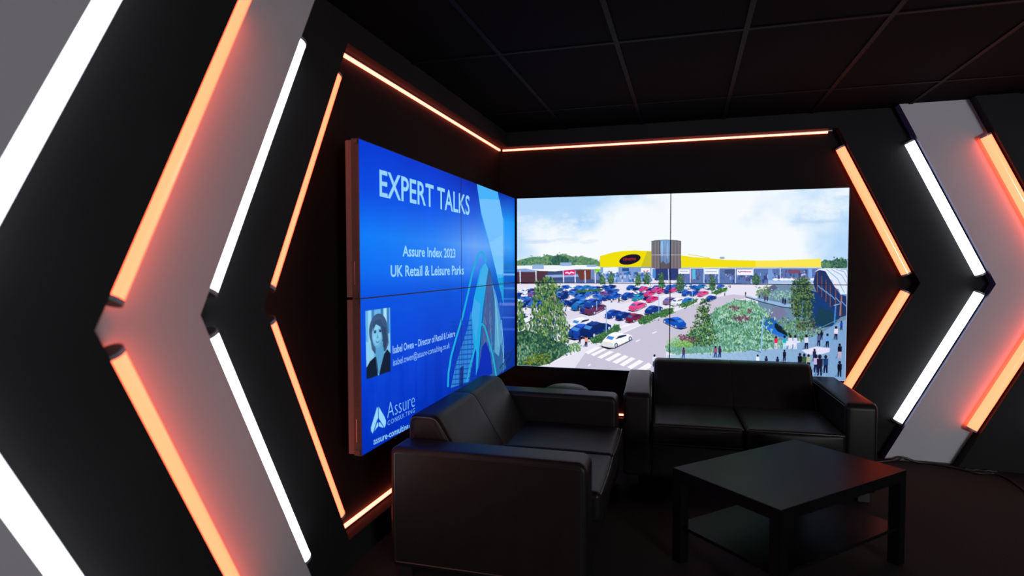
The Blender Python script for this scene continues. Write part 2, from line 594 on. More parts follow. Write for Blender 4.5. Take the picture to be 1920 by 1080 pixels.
HR = [[0.002362519267459896, 2.0280496507168666e-06, -2.2877297529667953], [0.00011945597284663599, 0.00400695616972436, -1.5995440368320983], [0.000303217351789461, -2.974928840316801e-05, 1.0]]
HL = [[0.000843570176135989, -1.2493737843914089e-05, -0.5625855313866276], [-0.00030064461235886926, 0.0007761980537667742, 0.002230917498756381], [-0.0007726686689857662, -1.4312869460063633e-05, 1.0]]

def paint_retail_park():
    C = Canvas(1040, 584, HR)
    h, w = C.h, C.w
    vv = np.linspace(0, 1, h)[:, None]; uu = np.linspace(0, 1, w)[None, :]
    # sky with soft cloud
    cl = fbm(h, w, 3, 5, 11, 1.7)
    blue = np.array([176, 214, 250.]); white = np.array([246, 251, 255.])
    k = np.clip(0.55 + (cl - 0.5) * 2.6 + 0.45 * np.exp(-((uu - 0.55) / 0.30) ** 2) + 0.55 * np.clip(vv / 0.4, 0, 1) - 0.12, 0, 1)
    k = k * k * (3 - 2 * k)
    C.a[:] = blue * (1 - k[..., None]) + white * k[..., None]
    # a large puffy cloud at the right and one at the left
    for (cx, cy, n, sp, sh) in ((1540, 398, 60, 26, 9), (1585, 360, 20, 18, 5), (1040, 425, 60, 36, 14)):
        for _ in range(n):
            x = cx + RNG.randn() * sp; y = cy + RNG.randn() * sh
            C.ell(x, y, 5 + RNG.rand() * 9, 3 + RNG.rand() * 5, (246, 250, 255), alpha=0.16)
        for _ in range(n // 3):
            x = cx + RNG.randn() * sp; y = cy + sh * 1.9 + RNG.randn() * 2
            C.ell(x, y, 8 + RNG.rand() * 14, 2 + RNG.rand() * 2, (186, 210, 240), alpha=0.13)
    # ground
    C.poly([(960, 524), (1600, 524), (1600, 730), (960, 730)], (232, 229, 247), noise=3)
    # wooded skyline
    gr = [(96, 142, 110), (70, 118, 96), (120, 160, 96), (52, 96, 90), (138, 172, 110)]
    sky_l = [(966, 496), (968, 489), (985, 484), (1000, 481), (1015, 482), (1024, 477), (1040, 480), (1052, 476), (1064, 478), (1078, 482), (1095, 481), (1110, 485), (1125, 491), (1126, 502), (966, 502)]
    C.poly(sky_l, (96, 142, 110)); C.dabs(sky_l, 520, gr, (2, 5), alpha=0.6)
    C.ell(1050, 489, 17, 9, (52, 100, 84)); C.dabs([(1034, 482), (1050, 479), (1067, 484), (1066, 497), (1034, 497)], 120, [(52, 96, 84), (66, 116, 90), (40, 80, 74)], (2, 4))
    sky_r = [(1538, 492), (1546, 487), (1556, 490), (1566, 486), (1586, 487), (1587, 506), (1538, 506)]
    C.poly(sky_r, (84, 128, 112)); C.dabs(sky_r, 160, gr, (2, 5), alpha=0.6)
    C.dabs([(1556, 490), (1566, 486), (1588, 487), (1588, 505), (1556, 503)], 120, [(40, 80, 78), (60, 104, 84)], (2, 4))
    # left store
    C.poly([(966, 505), (1126, 505), (1126, 531), (966, 531)], (72, 96, 150))
    C.poly([(966, 508), (1006, 508), (1030, 508), (1024, 532), (966, 532)], (84, 52, 66), noise=10)
    C.poly([(1027, 508), (1046, 508), (1056, 507), (1056, 527), (1024, 527)], (60, 78, 120), noise=18)
    C.poly([(1022, 516), (1094, 514), (1093, 519), (1022, 521)], (150, 176, 226))
    C.poly([(1080, 507), (1108, 505), (1108, 524), (1088, 526)], (110, 60, 50), noise=12)
    C.poly([(1108, 505), (1126, 505), (1126, 526), (1108, 524)], (110, 136, 190), noise=12)
    C.poly([(966, 498), (1010, 497.5), (1060, 497.5), (1100, 497), (1126, 500), (1126, 506), (1100, 503), (1070, 506), (1040, 509), (1010, 508), (985, 504.5), (966, 505)], (242, 246, 255))
    C.poly([(966, 504.5), (985, 503.5), (1006, 508), (1006, 510), (966, 510)], (140, 165, 220))
    for (x, y, ww, hh) in ((997, 496, 22, 8.5), (1050, 492, 21, 6.5), (1100, 496.5, 18, 4)):
        C.poly([(x, y), (x + ww, y), (x + ww, y + hh), (x, y + hh)], (150, 180, 226))
    for x in (974, 1004, 1056, 1097, 1078, 1116):
        C.line([(x, 508), (x + 0.5, 531)], 2.0, (222, 232, 252))
    C.poly([(1056, 507.5), (1078.5, 506), (1078.5, 515.5), (1057, 516.5)], (226, 24, 112))
    C.line([(1060, 512), (1064, 511), (1067, 513.5), (1071, 510.5), (1076, 512)], 2.4, (255, 235, 245))
    C.poly([(1115, 504.5), (1131, 505), (1131, 512.5), (1116, 512)], (120, 206, 40))
    C.line([(1118.5, 509.5), (1128, 509.7)], 1.8, (225, 250, 200))
    # yellow cinema
    C.poly([(1125, 480), (1150, 473), (1170, 470.3), (1190, 469.4), (1222, 471), (1222, 501.5), (1125, 501.5)], (240, 222, 8), noise=3)
    C.poly([(1214, 470.6), (1223, 471), (1223, 501.5), (1202, 501.5)], (204, 192, 42))
    C.ell(1181.6, 486.5, 20.6, 9.3, (26, 22, 40), rot=-0.22, n=40)
    C.text('cinema', (1168.5, 488.5), (1193, 487.5), (1168.5, 482.5), (206, 40, 52), bold=0.01)
    # shop fronts, left and right of the drum
    C.poly([(1126, 501), (1222, 501), (1222, 530), (1126, 530)], (128, 158, 214), noise=20)
    C.poly([(1131, 501.5), (1160, 501), (1160, 512), (1131, 513)], (236, 242, 255))
    for _ in range(90):
        x = 1120 + RNG.rand() * 102; y = 509 + RNG.rand() * 16
        C.poly([(x, y), (x + 2 + RNG.rand() * 5, y), (x + 4, y + 2 + RNG.rand() * 6), (x, y + 4)], [(40, 80, 170), (90, 140, 220), (210, 225, 250), (50, 60, 110), (30, 110, 200)][RNG.randint(5)], 0.7)
    C.poly([(1167, 503), (1180, 503), (1180, 509), (1167, 509)], (40, 80, 140))
    C.poly([(1202.5, 503), (1220, 503), (1220, 511), (1202.5, 511)], (246, 246, 250))
    C.line([(1207.5, 508), (1210, 510)], 1.6, (190, 40, 50)); C.line([(1213, 510), (1216, 507.5)], 1.6, (190, 40, 50))
    C.poly([(1271, 478), (1300, 482.3), (1330, 484.5), (1360, 487.5), (1417, 489), (1417, 502), (1271, 502)], (243, 224, 22), noise=5)
    C.poly([(1416.5, 489), (1450, 488.8), (1480, 487.8), (1538.5, 485.5), (1538.5, 502), (1416.5, 502)], (252, 231, 84), noise=5)
    C.line([(1290, 477), (1310, 480), (1330, 484)], 1.2, (230, 210, 60))
    C.ell(1354, 483.8, 5, 2.2, (150, 175, 200))
    C.poly([(1271, 502), (1540, 501.5), (1540, 533), (1271, 533)], (92, 118, 176), noise=18)
    for _ in range(150):
        x = 1272 + RNG.rand() * 262; y = 506 + RNG.rand() * 20
        cc = [(44, 62, 120), (150, 180, 230), (70, 110, 190), (96, 66, 110), (200, 214, 245), (56, 90, 150), (120, 70, 90)][RNG.randint(7)]
        a = 1 + RNG.rand() * 3.5; b = 2 + RNG.rand() * 7
        C.poly([(x, y), (x + a, y), (x + a, y + b), (x, y + b)], cc, 0.75)
    C.line([(1271, 503), (1540, 502.8)], 1.8, (226, 236, 255))
    for (x0, x1, y0, y1, cc) in ((1272, 1293, 505, 514, (246, 248, 255)), (1321, 1347, 505, 514.5, (244, 247, 255)), (1381.5, 1411.5, 505.5, 516.5, (244, 247, 255)), (1298, 1304, 505, 524, (96, 188, 226)), (1293, 1297, 505, 524, (150, 110, 180)), (1359, 1379, 506, 514, (70, 84, 130)), (1478, 1500, 507, 513, (130, 76, 100)), (1440, 1448, 505, 526, (120, 160, 220)), (1515, 1522, 505, 524, (130, 170, 235))):
        C.poly([(x0, y0), (x1, y0), (x1, y1), (x0, y1)], cc)
    C.line([(1384, 509), (1387, 511.5), (1389, 509.5), (1408, 510.2)], 1.6, (170, 60, 160))
    C.line([(1323, 509.5), (1344, 509.8)], 1.2, (120, 140, 180)); C.line([(1275, 509), (1290, 509.2)], 1.2, (150, 160, 190))
    for x in (1294.5, 1320, 1348, 1379, 1462.5, 1412):
        C.line([(x, 503), (x, 531)], 1.6, (214, 226, 250))
    C.poly([(1440, 526), (1560, 526), (1560, 533), (1440, 533)], (170, 196, 236))
    for x in (1454, 1466, 1474, 1484, 1524):
        C.ell(x, 524.5, 6, 2, (248, 250, 255))
    # drum
    C.poly([(1222, 452), (1230, 450), (1249, 449), (1268, 450), (1277, 452), (1277, 503), (1262, 505), (1236, 505), (1222, 502.5)], (118, 118, 126), col2=(122, 108, 112), noise=5)
    C.poly([(1238.5, 450), (1257, 450), (1256, 504), (1240, 504)], (120, 172, 226), col2=(96, 128, 178))
    for i, x in enumerate(np.arange(1223, 1277, 3.1)):
        C.line([(x, 452), (x, 503)], 0.9, (84, 84, 96) if i % 2 else (156, 152, 158), 0.55)
    C.ell(1242, 466, 3, 15, (214, 236, 255), alpha=0.35); C.ell(1252, 470, 2, 16, (200, 230, 255), alpha=0.35)
    C.poly([(1238, 496), (1244, 489), (1250, 496), (1256, 492), (1257, 504), (1238, 504)], (96, 88, 96))
    C.line([(1238, 451), (1238.5, 504)], 1.4, (50, 60, 80))
    C.line([(1222, 452), (1249, 449.3), (1277, 452)], 1.0, (84, 92, 110)); C.line([(1222, 478), (1277, 478)], 1.0, (196, 200, 210))
    C.poly([(1226, 504), (1272, 504), (1272, 526), (1228, 526)], (46, 60, 120), noise=18)
    C.poly([(1224, 504), (1230, 504), (1230, 522), (1224, 522)], (80, 140, 220))
    C.line([(1254, 505), (1255, 530)], 1.8, (170, 195, 235))
    # car park markings
    for (x0, y0, x1, y1) in ((1050, 600, 1100, 590), (1060, 592, 1112, 580), (1168, 612, 1190, 606), (1150, 619, 1182, 610), (1220, 560, 1260, 553)):
        C.line([(x0, y0), (x1, y1)], 1.6, (250, 248, 255))
    C.poly([(966, 590), (1040, 585), (1120, 580), (1108, 592), (1050, 602), (966, 612)], (214, 208, 226), 0.7)
    C.poly([(1130, 562), (1200, 552), (1260, 540), (1330, 536), (1300, 545), (1235, 556), (1165, 570)], (218, 208, 222), 0.6)
    # main road
    road = [(1071, 700), (1097, 664), (1130, 645), (1160, 630), (1190, 617), (1250, 590), (1290, 576), (1340, 558), (1375, 552), (1412, 556), (1382, 563), (1350, 578), (1332, 590), (1320, 612), (1300, 622), (1268, 640), (1250, 652), (1250, 700)]
    C.poly(road, (203, 197, 217), noise=7)
    C.line([(1097, 663), (1160, 629), (1250, 589), (1300, 570)], 1.6, (244, 242, 252))
    C.poly([(966, 700), (1072, 700), (1098, 663), (1080, 655), (1040, 672), (1000, 692)], (231, 229, 244), noise=2)
    C.line([(1010, 690), (1060, 672), (1090, 657)], 1.4, (246, 246, 252))
    C.line([(1103, 688), (1107, 685.5)], 2, (250, 250, 255))
    for (a, b) in (((1193, 642), (1200, 638.5)), ((1224.5, 626), (1231.5, 623)), ((1256, 611), (1261, 608.5))):
        C.line([a, b], 1.8, (250, 248, 255))
    o = lambda x, y: (1050 + x / 9.6, 600 + y / 9.6)
    for z in ([(460, 605), (510, 635), (740, 510), (690, 490)], [(550, 640), (610, 670), (850, 540), (790, 525)], [(670, 690), (745, 715), (975, 590), (900, 570)], [(810, 735), (885, 765), (1115, 635), (1045, 605)], [(945, 775), (1020, 810), (1245, 680), (1165, 650)], [(1070, 825), (1150, 855), (1365, 715), (1290, 685)], [(1210, 870), (1290, 905), (1515, 765), (1430, 735)], [(1380, 925), (1470, 970), (1690, 850), (1600, 785)]):
        C.poly([o(*p) for p in z], (252, 250, 255))
    # cars, small ones first
    def car(x, y, L, col, flip=False):
        k = L / 56.0
        def T(pts):
            r = []
            for (a, b) in pts:
                aa = (a - 1030) / 9.6 * k
                if flip: aa = -aa
                r.append((x + aa, y + (b - 505) / 9.6 * k))
            return r
        c = np.array(col, float)
        C.poly(T([(735, 480), (780, 490), (900, 515), (1000, 515), (1240, 390), (1330, 360), (1240, 410), (1000, 528), (880, 545), (760, 510)]), c * 0.08)
        C.poly(T([(765, 395), (830, 320), (890, 270), (960, 235), (1060, 235), (1140, 260), (1230, 265), (1300, 295), (1305, 350), (1240, 385), (1050, 470), (990, 510), (900, 515), (770, 480)]), c)
        C.poly(T([(900, 262), (960, 237), (1060, 237), (1110, 262), (1000, 300)]), np.clip(c * 1.15 + 22, 0, 255))
        C.poly(T([(775, 400), (940, 420), (985, 500), (900, 512), (772, 478)]), c * 0.9)
        C.poly(T([(870, 295), (985, 320), (940, 375), (830, 345)]), (70, 140, 215) if L > 40 else (60, 110, 190))
        C.poly(T([(1000, 360), (1060, 300), (1120, 285), (1200, 275), (1200, 300), (1110, 330)]), (24, 44, 84))
        for (wx, wy, rx, ry) in ((1015, 470, 32, 45), (1270, 350, 30, 42)):
            q = T([(wx, wy)])[0]
            C.ell(q[0], q[1], rx / 9.6 * k, ry / 9.6 * k, (20, 30, 60)); C.ell(q[0], q[1], rx / 15 * k, ry / 14 * k, (180, 200, 235))
    pal = [(20, 84, 190), (30, 60, 150), (44, 110, 210), (16, 44, 118), (242, 245, 255), (232, 238, 255), (38, 120, 190), (60, 90, 170), (120, 80, 150), (226, 60, 130)]
    for (yy, x0, x1, st, L) in ((539, 1060, 1330, 12, 15), (545, 970, 1235, 13, 17), (552, 968, 1200, 15, 19), (560, 966, 1215, 17, 22), (571, 966, 1100, 18, 26), (538, 1275, 1345, 13, 16), (545, 1240, 1300, 14, 18)):
        for x in np.arange(x0, x1, st):
            if RNG.rand() < 0.9:
                car(x + RNG.rand() * 4, yy + 4 - (x - x0) * 0.012 + RNG.rand() * 3, L * (0.95 + RNG.rand() * 0.3), pal[RNG.randint(10) if RNG.rand() < 0.6 else RNG.randint(4)], RNG.rand() < 0.3)
    for a in ((975, 612, 44, (240, 244, 255)), (1087, 582, 34, (30, 110, 190)), (1104, 588, 34, (30, 54, 150)), (1116, 590, 42, (110, 56, 96)), (1112, 577, 34, (30, 70, 170)),
              (1150, 597, 32, (22, 60, 160)), (1170, 601, 32, (16, 46, 130)), (1190, 605, 34, (120, 36, 70)), (1196, 583, 34, (238, 76, 138)), (1226, 590, 34, (24, 56, 140)), (1197, 564, 24, (40, 150, 190)), (1178, 561, 26, (20, 70, 170)),
              (1224, 567, 24, (236, 44, 120)), (1218, 556, 22, (230, 60, 130)), (1208, 546, 18, (236, 70, 140)), (1232, 548, 20, (236, 64, 140)), (1264, 548, 18, (236, 60, 140)),
              (1257, 571, 28, (140, 110, 160)), (1271, 573, 28, (244, 246, 255)), (1290, 570, 24, (40, 120, 200)), (1288, 555, 20, (30, 80, 180)), (1303, 555, 20, (24, 70, 170)), (1318, 556, 22, (238, 80, 140)),
              (1333, 565, 22, (30, 60, 150)), (1351, 541, 16, (50, 100, 200)), (1090, 619, 46, (238, 242, 255)), (1092, 636, 56, (24, 66, 176)), (1116, 634, 60, (14, 40, 112))):
        car(*a)
    car(1266, 616, 42, (20, 84, 196), True)
    # hedges
    hg = [(56, 108, 66), (84, 136, 66), (38, 82, 60), (110, 158, 84)]
    for r, nn in (([(1105, 638), (1112, 646), (1136, 642), (1152, 628), (1150, 619), (1140, 619), (1120, 630)], 200), ([(1147, 616), (1153, 609), (1161, 610), (1164, 620), (1156, 624), (1148, 622)], 70),
                  ([(1196, 602), (1199, 608), (1209, 609), (1230, 598), (1262, 584), (1262, 578), (1250, 579), (1222, 590), (1206, 593)], 260), ([(1273, 572), (1280, 577), (1292, 574), (1305, 567), (1310, 560), (1298, 563)], 110),
                  ([(1240, 594), (1243, 590), (1260, 580), (1262, 586), (1250, 594), (1240, 597)], 70), ([(1332, 550), (1345, 552), (1362, 545), (1364, 539), (1350, 541)], 80), ([(1080, 545), (1130, 541), (1130, 545), (1080, 549)], 30)):
        C.poly(r, (52, 100, 66)); C.dabs(r, nn, hg, (1.4, 3))
    # row of small trees in front of the shops
    for (x, y0, y1, ww) in ((1129, 514, 533, 6), (1146, 511, 532, 6), (1197, 511, 535, 6), (1213, 511, 533, 6), (1241, 510, 540, 6), (1275, 513, 545, 8), (1336, 515, 545, 6), (1417, 512, 534, 8)):
        r = [(x, y0), (x + ww * .6, y0 + 6), (x + ww, y1 - 6), (x + ww * .6, y1), (x - ww * .6, y1), (x - ww, y1 - 6), (x - ww * .6, y0 + 6)]
        C.poly(r, (62, 104, 72), 0.85); C.dabs(r, 70, [(90, 134, 84), (50, 92, 74), (120, 160, 96), (40, 76, 70)], (1.3, 3))
    # left weeping tree and shrubs
    lf = [(96, 138, 64), (66, 108, 58), (132, 166, 96), (38, 80, 58), (110, 150, 74), (28, 62, 60), (84, 124, 90)]
    t1 = [(1017, 519), (1032, 521), (1042, 534), (1046, 556), (1050, 575), (1058, 590), (1066, 615), (1068, 630), (1062, 645), (1045, 655), (1010, 660), (994, 655), (990, 630), (994, 605), (1000, 590), (996, 575), (998, 556), (1003, 540), (1006, 528)]
    C.dabs(t1, 900, lf, (2, 4.5), stretch=1.9)
    C.dabs([(1000, 600), (1050, 600), (1052, 640), (1004, 650)], 60, [(20, 60, 120), (30, 90, 170), (16, 40, 70)], (2, 4), stretch=1.6, alpha=0.7)
    for _ in range(26):
        x = 1000 + RNG.rand() * 56; y = 535 + RNG.rand() * 110
        C.dabs([(x - 4, y - 6), (x + 4, y - 6), (x + 5, y + 5), (x - 5, y + 5)], 10, [(24, 56, 60), (34, 70, 58)], (1.5, 3), stretch=1.8)
        C.dabs([(x - 6, y - 9), (x + 2, y - 9), (x + 3, y - 2), (x - 5, y - 2)], 9, [(150, 184, 120), (124, 164, 90)], (1.3, 2.4), stretch=1.8)
    C.dabs([(1003, 530), (1045, 530), (1060, 600), (1066, 640), (1000, 650), (996, 580)], 420, lf, (1.6, 3.2), stretch=2.2)
    C.dabs([(966, 562), (974, 566), (980, 585), (985, 610), (984, 640), (966, 640)], 240, lf, (2, 4), stretch=1.8)
    r = [(966, 625), (985, 620), (1010, 628), (1040, 640), (1062, 648), (1064, 662), (1050, 672), (1030, 684), (1006, 690), (966, 690)]
    C.poly(r, (44, 84, 66)); C.dabs(r, 520, [(60, 108, 74), (34, 74, 62), (96, 140, 96), (120, 160, 120), (24, 54, 52)], (2, 4), stretch=1.5)
    C.dabs([(968, 650), (1000, 650), (1000, 680), (968, 676)], 90, [(150, 186, 160), (90, 140, 110)], (1.5, 2.6), stretch=3)
    C.dabs([(990, 672), (1010, 664), (1030, 668), (1028, 684), (1005, 688), (975, 686)], 160, [(110, 134, 40), (84, 110, 36), (140, 160, 60), (70, 80, 40)], (2, 4))
    C.dabs([(1066, 650), (1074, 644), (1086, 648), (1089, 656), (1078, 662), (1068, 662)], 120, [(110, 160, 90), (140, 184, 110), (70, 124, 76)], (2, 3.4))
    C.dabs([(1045, 650), (1056, 644), (1068, 650), (1068, 664), (1054, 668)], 90, [(60, 108, 84), (90, 140, 104), (36, 78, 70)], (2, 3.4))
    # water, banks, planted island, plaza
    C.poly([(1420, 552), (1440, 540), (1448, 534), (1530, 534), (1587, 545), (1587, 640), (1450, 640), (1425, 610)], (110, 140, 170), noise=8)
    C.poly([(1428, 552), (1440, 538), (1452, 534), (1458, 540), (1440, 552), (1436, 566)], (92, 96, 132))
    C.poly([(1436, 590), (1452, 575), (1468, 578), (1476, 590), (1460, 600), (1440, 606)], (120, 124, 160), noise=6)
    C.poly([(1422, 604), (1434, 597), (1452, 598), (1462, 612), (1482, 628), (1480, 634), (1462, 632), (1440, 622), (1426, 612)], (28, 96, 190), col2=(40, 120, 220), noise=12)
    C.poly([(1453, 606), (1460, 609), (1484, 627), (1478, 632), (1458, 622), (1452, 614)], (16, 34, 54))
    C.poly([(1520, 545), (1545, 552), (1566, 572), (1580, 590), (1560, 612), (1530, 618), (1512, 590)], (22, 60, 120), noise=6)
    C.poly([(1536, 575), (1560, 585), (1570, 600), (1550, 614), (1526, 606)], (24, 62, 84), noise=8)
    C.poly([(1398, 556), (1424, 560), (1470, 569), (1500, 574), (1500, 579), (1466, 575), (1424, 566)], (150, 184, 226))
    C.line([(1398, 557), (1430, 567), (1466, 576), (1500, 580)], 1.6, (30, 60, 70))
    plaza = [(1248, 720), (1252, 668), (1290, 666), (1330, 664), (1400, 659), (1455, 655), (1500, 643), (1545, 622), (1570, 606), (1590, 598), (1590, 720)]
    C.poly(plaza, (176, 206, 232), col2=(124, 164, 208), grad='x', noise=9)
    C.dabs([(1320, 668), (1455, 660), (1545, 630), (1585, 606), (1583, 712), (1320, 705)], 700, [(140, 182, 220), (190, 214, 236), (110, 152, 200), (160, 190, 224)], (1.2, 3.4), stretch=0.5, alpha=0.35, rot=0.6)
    for i in range(26):
        x = 1300 + i * 12
        C.line([(x, 664 - max(0, x - 1450) * 0.45), (x + 30, 712)], 0.7, (120, 160, 206), 0.5)
    isl = [(1345, 578), (1380, 562), (1415, 566), (1436, 585), (1440, 592), (1425, 606), (1436, 622), (1466, 640), (1470, 652), (1400, 659), (1330, 663), (1290, 665), (1262, 666), (1250, 660), (1250, 650), (1270, 638), (1300, 622), (1320, 608), (1332, 590)]
    C.poly(isl, (104, 158, 132))
    C.dabs(isl, 2300, [(150, 204, 184), (86, 146, 128), (110, 168, 140), (180, 222, 204), (62, 118, 96), (96, 150, 90), (130, 186, 160)], (1.5, 3.2), stretch=2.0, rot=1.2)
    C.dabs([(1350, 578), (1385, 566), (1430, 580), (1400, 590), (1350, 592)], 260, [(100, 156, 96), (130, 180, 130), (160, 206, 190)], (2, 3.4))
    C.poly([(1250, 640), (1270, 630), (1300, 640), (1300, 652), (1250, 652)], (150, 206, 140), 0.5)
    C.dabs([(1262, 646), (1280, 638), (1300, 644), (1298, 654), (1264, 654)], 140, [(120, 176, 80), (90, 140, 70), (150, 196, 110)], (2, 3.4))
    C.poly([(1252, 653), (1330, 653), (1332, 663), (1272, 666), (1262, 663)], (110, 170, 160), 0.5, noise=14)
    for (x, y, a, b) in ((1376, 578, 9, 4), (1391, 598, 17, 7), (1300, 638, 14, 6), (1281, 634, 10, 5), (1408, 584, 5, 3)):
        C.dabs([(x - a, y), (x, y - b), (x + a, y), (x, y + b)], int(a * b * 1.6), [(110, 62, 84), (140, 50, 104), (92, 70, 84), (150, 84, 120)], (1.6, 3.2))
    C.dabs([(1460, 596), (1490, 600), (1520, 612), (1545, 616), (1540, 626), (1500, 640), (1480, 636), (1458, 604)], 420, [(120, 170, 130), (80, 130, 100), (50, 96, 70), (170, 210, 190), (96, 140, 70)], (1.8, 3.6), stretch=1.3)
    C.dabs([(1496, 604), (1524, 602), (1534, 616), (1510, 622), (1490, 616)], 130, [(90, 124, 50), (60, 92, 50), (110, 70, 90), (40, 60, 50)], (2, 4))
    C.dabs([(1436, 545), (1500, 545), (1500, 558), (1440, 560)], 160, [(150, 206, 160), (110, 170, 150), (180, 220, 200)], (1.6, 3))
    C.dabs([(1425, 536), (1440, 536), (1444, 552), (1426, 556), (1418, 550)], 110, [(90, 136, 80), (60, 104, 66), (120, 160, 90)], (1.6, 3.2))
    # central conical tree and right tree
    ct = [(1321, 557), (1329, 570), (1331, 590), (1338, 612), (1344, 636), (1342, 646), (1320, 650), (1300, 646), (1290, 630), (1302, 606), (1308, 590), (1312, 570)]
    C.dabs(ct, 640, [(90, 130, 50), (60, 104, 56), (36, 74, 58), (124, 156, 70), (26, 58, 54), (70, 110, 90)], (2, 4))
    rt_ = [(1500, 520), (1514, 521), (1519, 530), (1524, 545), (1526, 565), (1522, 585), (1526, 600), (1510, 604), (1494, 600), (1482, 585), (1480, 560), (1484, 540), (1490, 525)]
    C.poly([(1502, 524), (1516, 530), (1520, 580), (1508, 598), (1490, 590), (1486, 550)], (40, 72, 60), 0.9); C.dabs(rt_, 620, [(78, 108, 64), (50, 84, 62), (104, 130, 70), (32, 60, 62), (120, 146, 96)], (2, 4.4))
    C.line([(1505, 560), (1503, 600)], 1.5, (80, 140, 200), 0.7)
    for _ in range(22):
        y = 568 + RNG.rand() * 74; x = 1319 + (RNG.rand() - 0.5) * (y - 550) * 0.42
        C.dabs([(x - 4, y - 3), (x + 4, y - 3), (x + 4, y + 4), (x - 4, y + 4)], 7, [(22, 50, 52), (30, 62, 48)], (1.5, 3), spill=1)
        C.dabs([(x - 6, y - 8), (x + 2, y - 8), (x + 2, y - 3), (x - 6, y - 3)], 6, [(140, 172, 80), (116, 150, 70)], (1.3, 2.4), spill=1)
    for _ in range(26):
        x = 1486 + RNG.rand() * 34; y = 528 + RNG.rand() * 68
        C.dabs([(x - 4, y - 3), (x + 4, y - 3), (x + 4, y + 4), (x - 4, y + 4)], 7, [(20, 42, 50), (28, 54, 50)], (1.5, 3), spill=1)
        C.dabs([(x - 6, y - 8), (x + 2, y - 8), (x + 2, y - 3), (x - 6, y - 3)], 6, [(124, 152, 90), (100, 130, 76)], (1.3, 2.4), spill=1)
    for _ in range(60):
        x = 1340 + RNG.rand() * 110; y = 585 + RNG.rand() * 66
        C.dabs([(x - 6, y - 3), (x + 6, y - 3), (x + 6, y + 3), (x - 6, y + 3)], 7, [(44, 96, 84), (60, 116, 92), (70, 120, 60)], (1.2, 2.4), stretch=2.2, rot=1.4, spill=1)
        C.dabs([(x - 6, y - 8), (x + 6, y - 8), (x + 6, y - 3), (x - 6, y - 3)], 7, [(190, 230, 216), (170, 214, 190)], (1.0, 2.0), stretch=2.8, rot=1.4, spill=1)
    # arched canopy
    C.poly([(1530, 508), (1545, 506), (1560, 532), (1574, 552), (1586, 556), (1586, 592), (1574, 596), (1556, 574), (1530, 548), (1524, 530)], (34, 52, 104), noise=12)
    for i, x in enumerate((1532, 1540, 1548, 1556, 1566, 1576)):
        C.line([(x, 512 + i * 7), (x, 548 + i * 9)], 1.6, (126, 84, 76))
        C.line([(x, 534 + i * 6), (x + 9, 544 + i * 6)], 1.6, (110, 160, 226))
    C.poly([(1526, 511), (1534, 505), (1546, 503.5), (1588, 504), (1588, 552), (1575, 552), (1568, 535), (1556, 518), (1546, 509), (1536, 507)], (226, 236, 255))
    for (a, b, c, d) in ((1549, 506, 1582, 549), (1558, 506, 1588, 535), (1567, 506, 1588, 522), (1576, 506, 1588, 513)):
        mx, my = (a + c) / 2 + 4, (b + d) / 2 - 4
        C.line([(a, b), (mx, my), (c, d)], 1.1, (120, 160, 216))
    C.line([(1574, 553), (1586, 553)], 1.8, (60, 130, 210)); C.line([(1577, 556), (1574, 592)], 2.4, (170, 120, 106)); C.line([(1563, 573), (1574, 570)], 1.4, (150, 205, 250))
    C.line([(1566, 575), (1564, 606)], 2.6, (70, 140, 220))
    # railing and posts
    C.line([(1252, 654), (1330, 653), (1400, 648), (1455, 642), (1500, 630), (1545, 612), (1570, 600)], 0.9, (110, 160, 190))
    for (a, b, c, d, ww) in ((1431, 594, 1427, 661, 2.2), (1137, 575, 1137, 625, 1.4), (1119, 565, 1119, 582, 1.2), (1236, 552, 1236, 588, 1.2), (1298, 545, 1298, 566, 1.2)):
        C.line([(a, b), (c, d)], ww, (150, 196, 244))
    C.line([(1407, 656), (1427, 662)], 1.2, (50, 90, 140))
    C.poly([(1503, 658), (1530, 651), (1556, 654), (1555, 661), (1542, 665), (1515, 666)], (226, 224, 250))
    # people
    def person(x, y, hh, top, leg=(16, 24, 60)):
        q = hh / 20.0
        C.poly([(x - 3.6 * q, y + hh), (x - 6 * q, y + hh * 1.02), (x - 1 * q, y + hh * .6)], (60, 100, 150), 0.5)
        C.poly([(x - 2.2 * q, y + hh * .5), (x + 2.2 * q, y + hh * .5), (x + 2.0 * q, y + hh), (x + .4 * q, y + hh), (x, y + hh * .62), (x - 1 * q, y + hh), (x - 2.4 * q, y + hh)], leg)
        C.poly([(x - 2.8 * q, y + hh * .2), (x + 2.8 * q, y + hh * .2), (x + 2.6 * q, y + hh * .56), (x - 2.6 * q, y + hh * .56)], top)
        C.ell(x, y + hh * .1, 1.7 * q, 2.1 * q, (30, 26, 50))
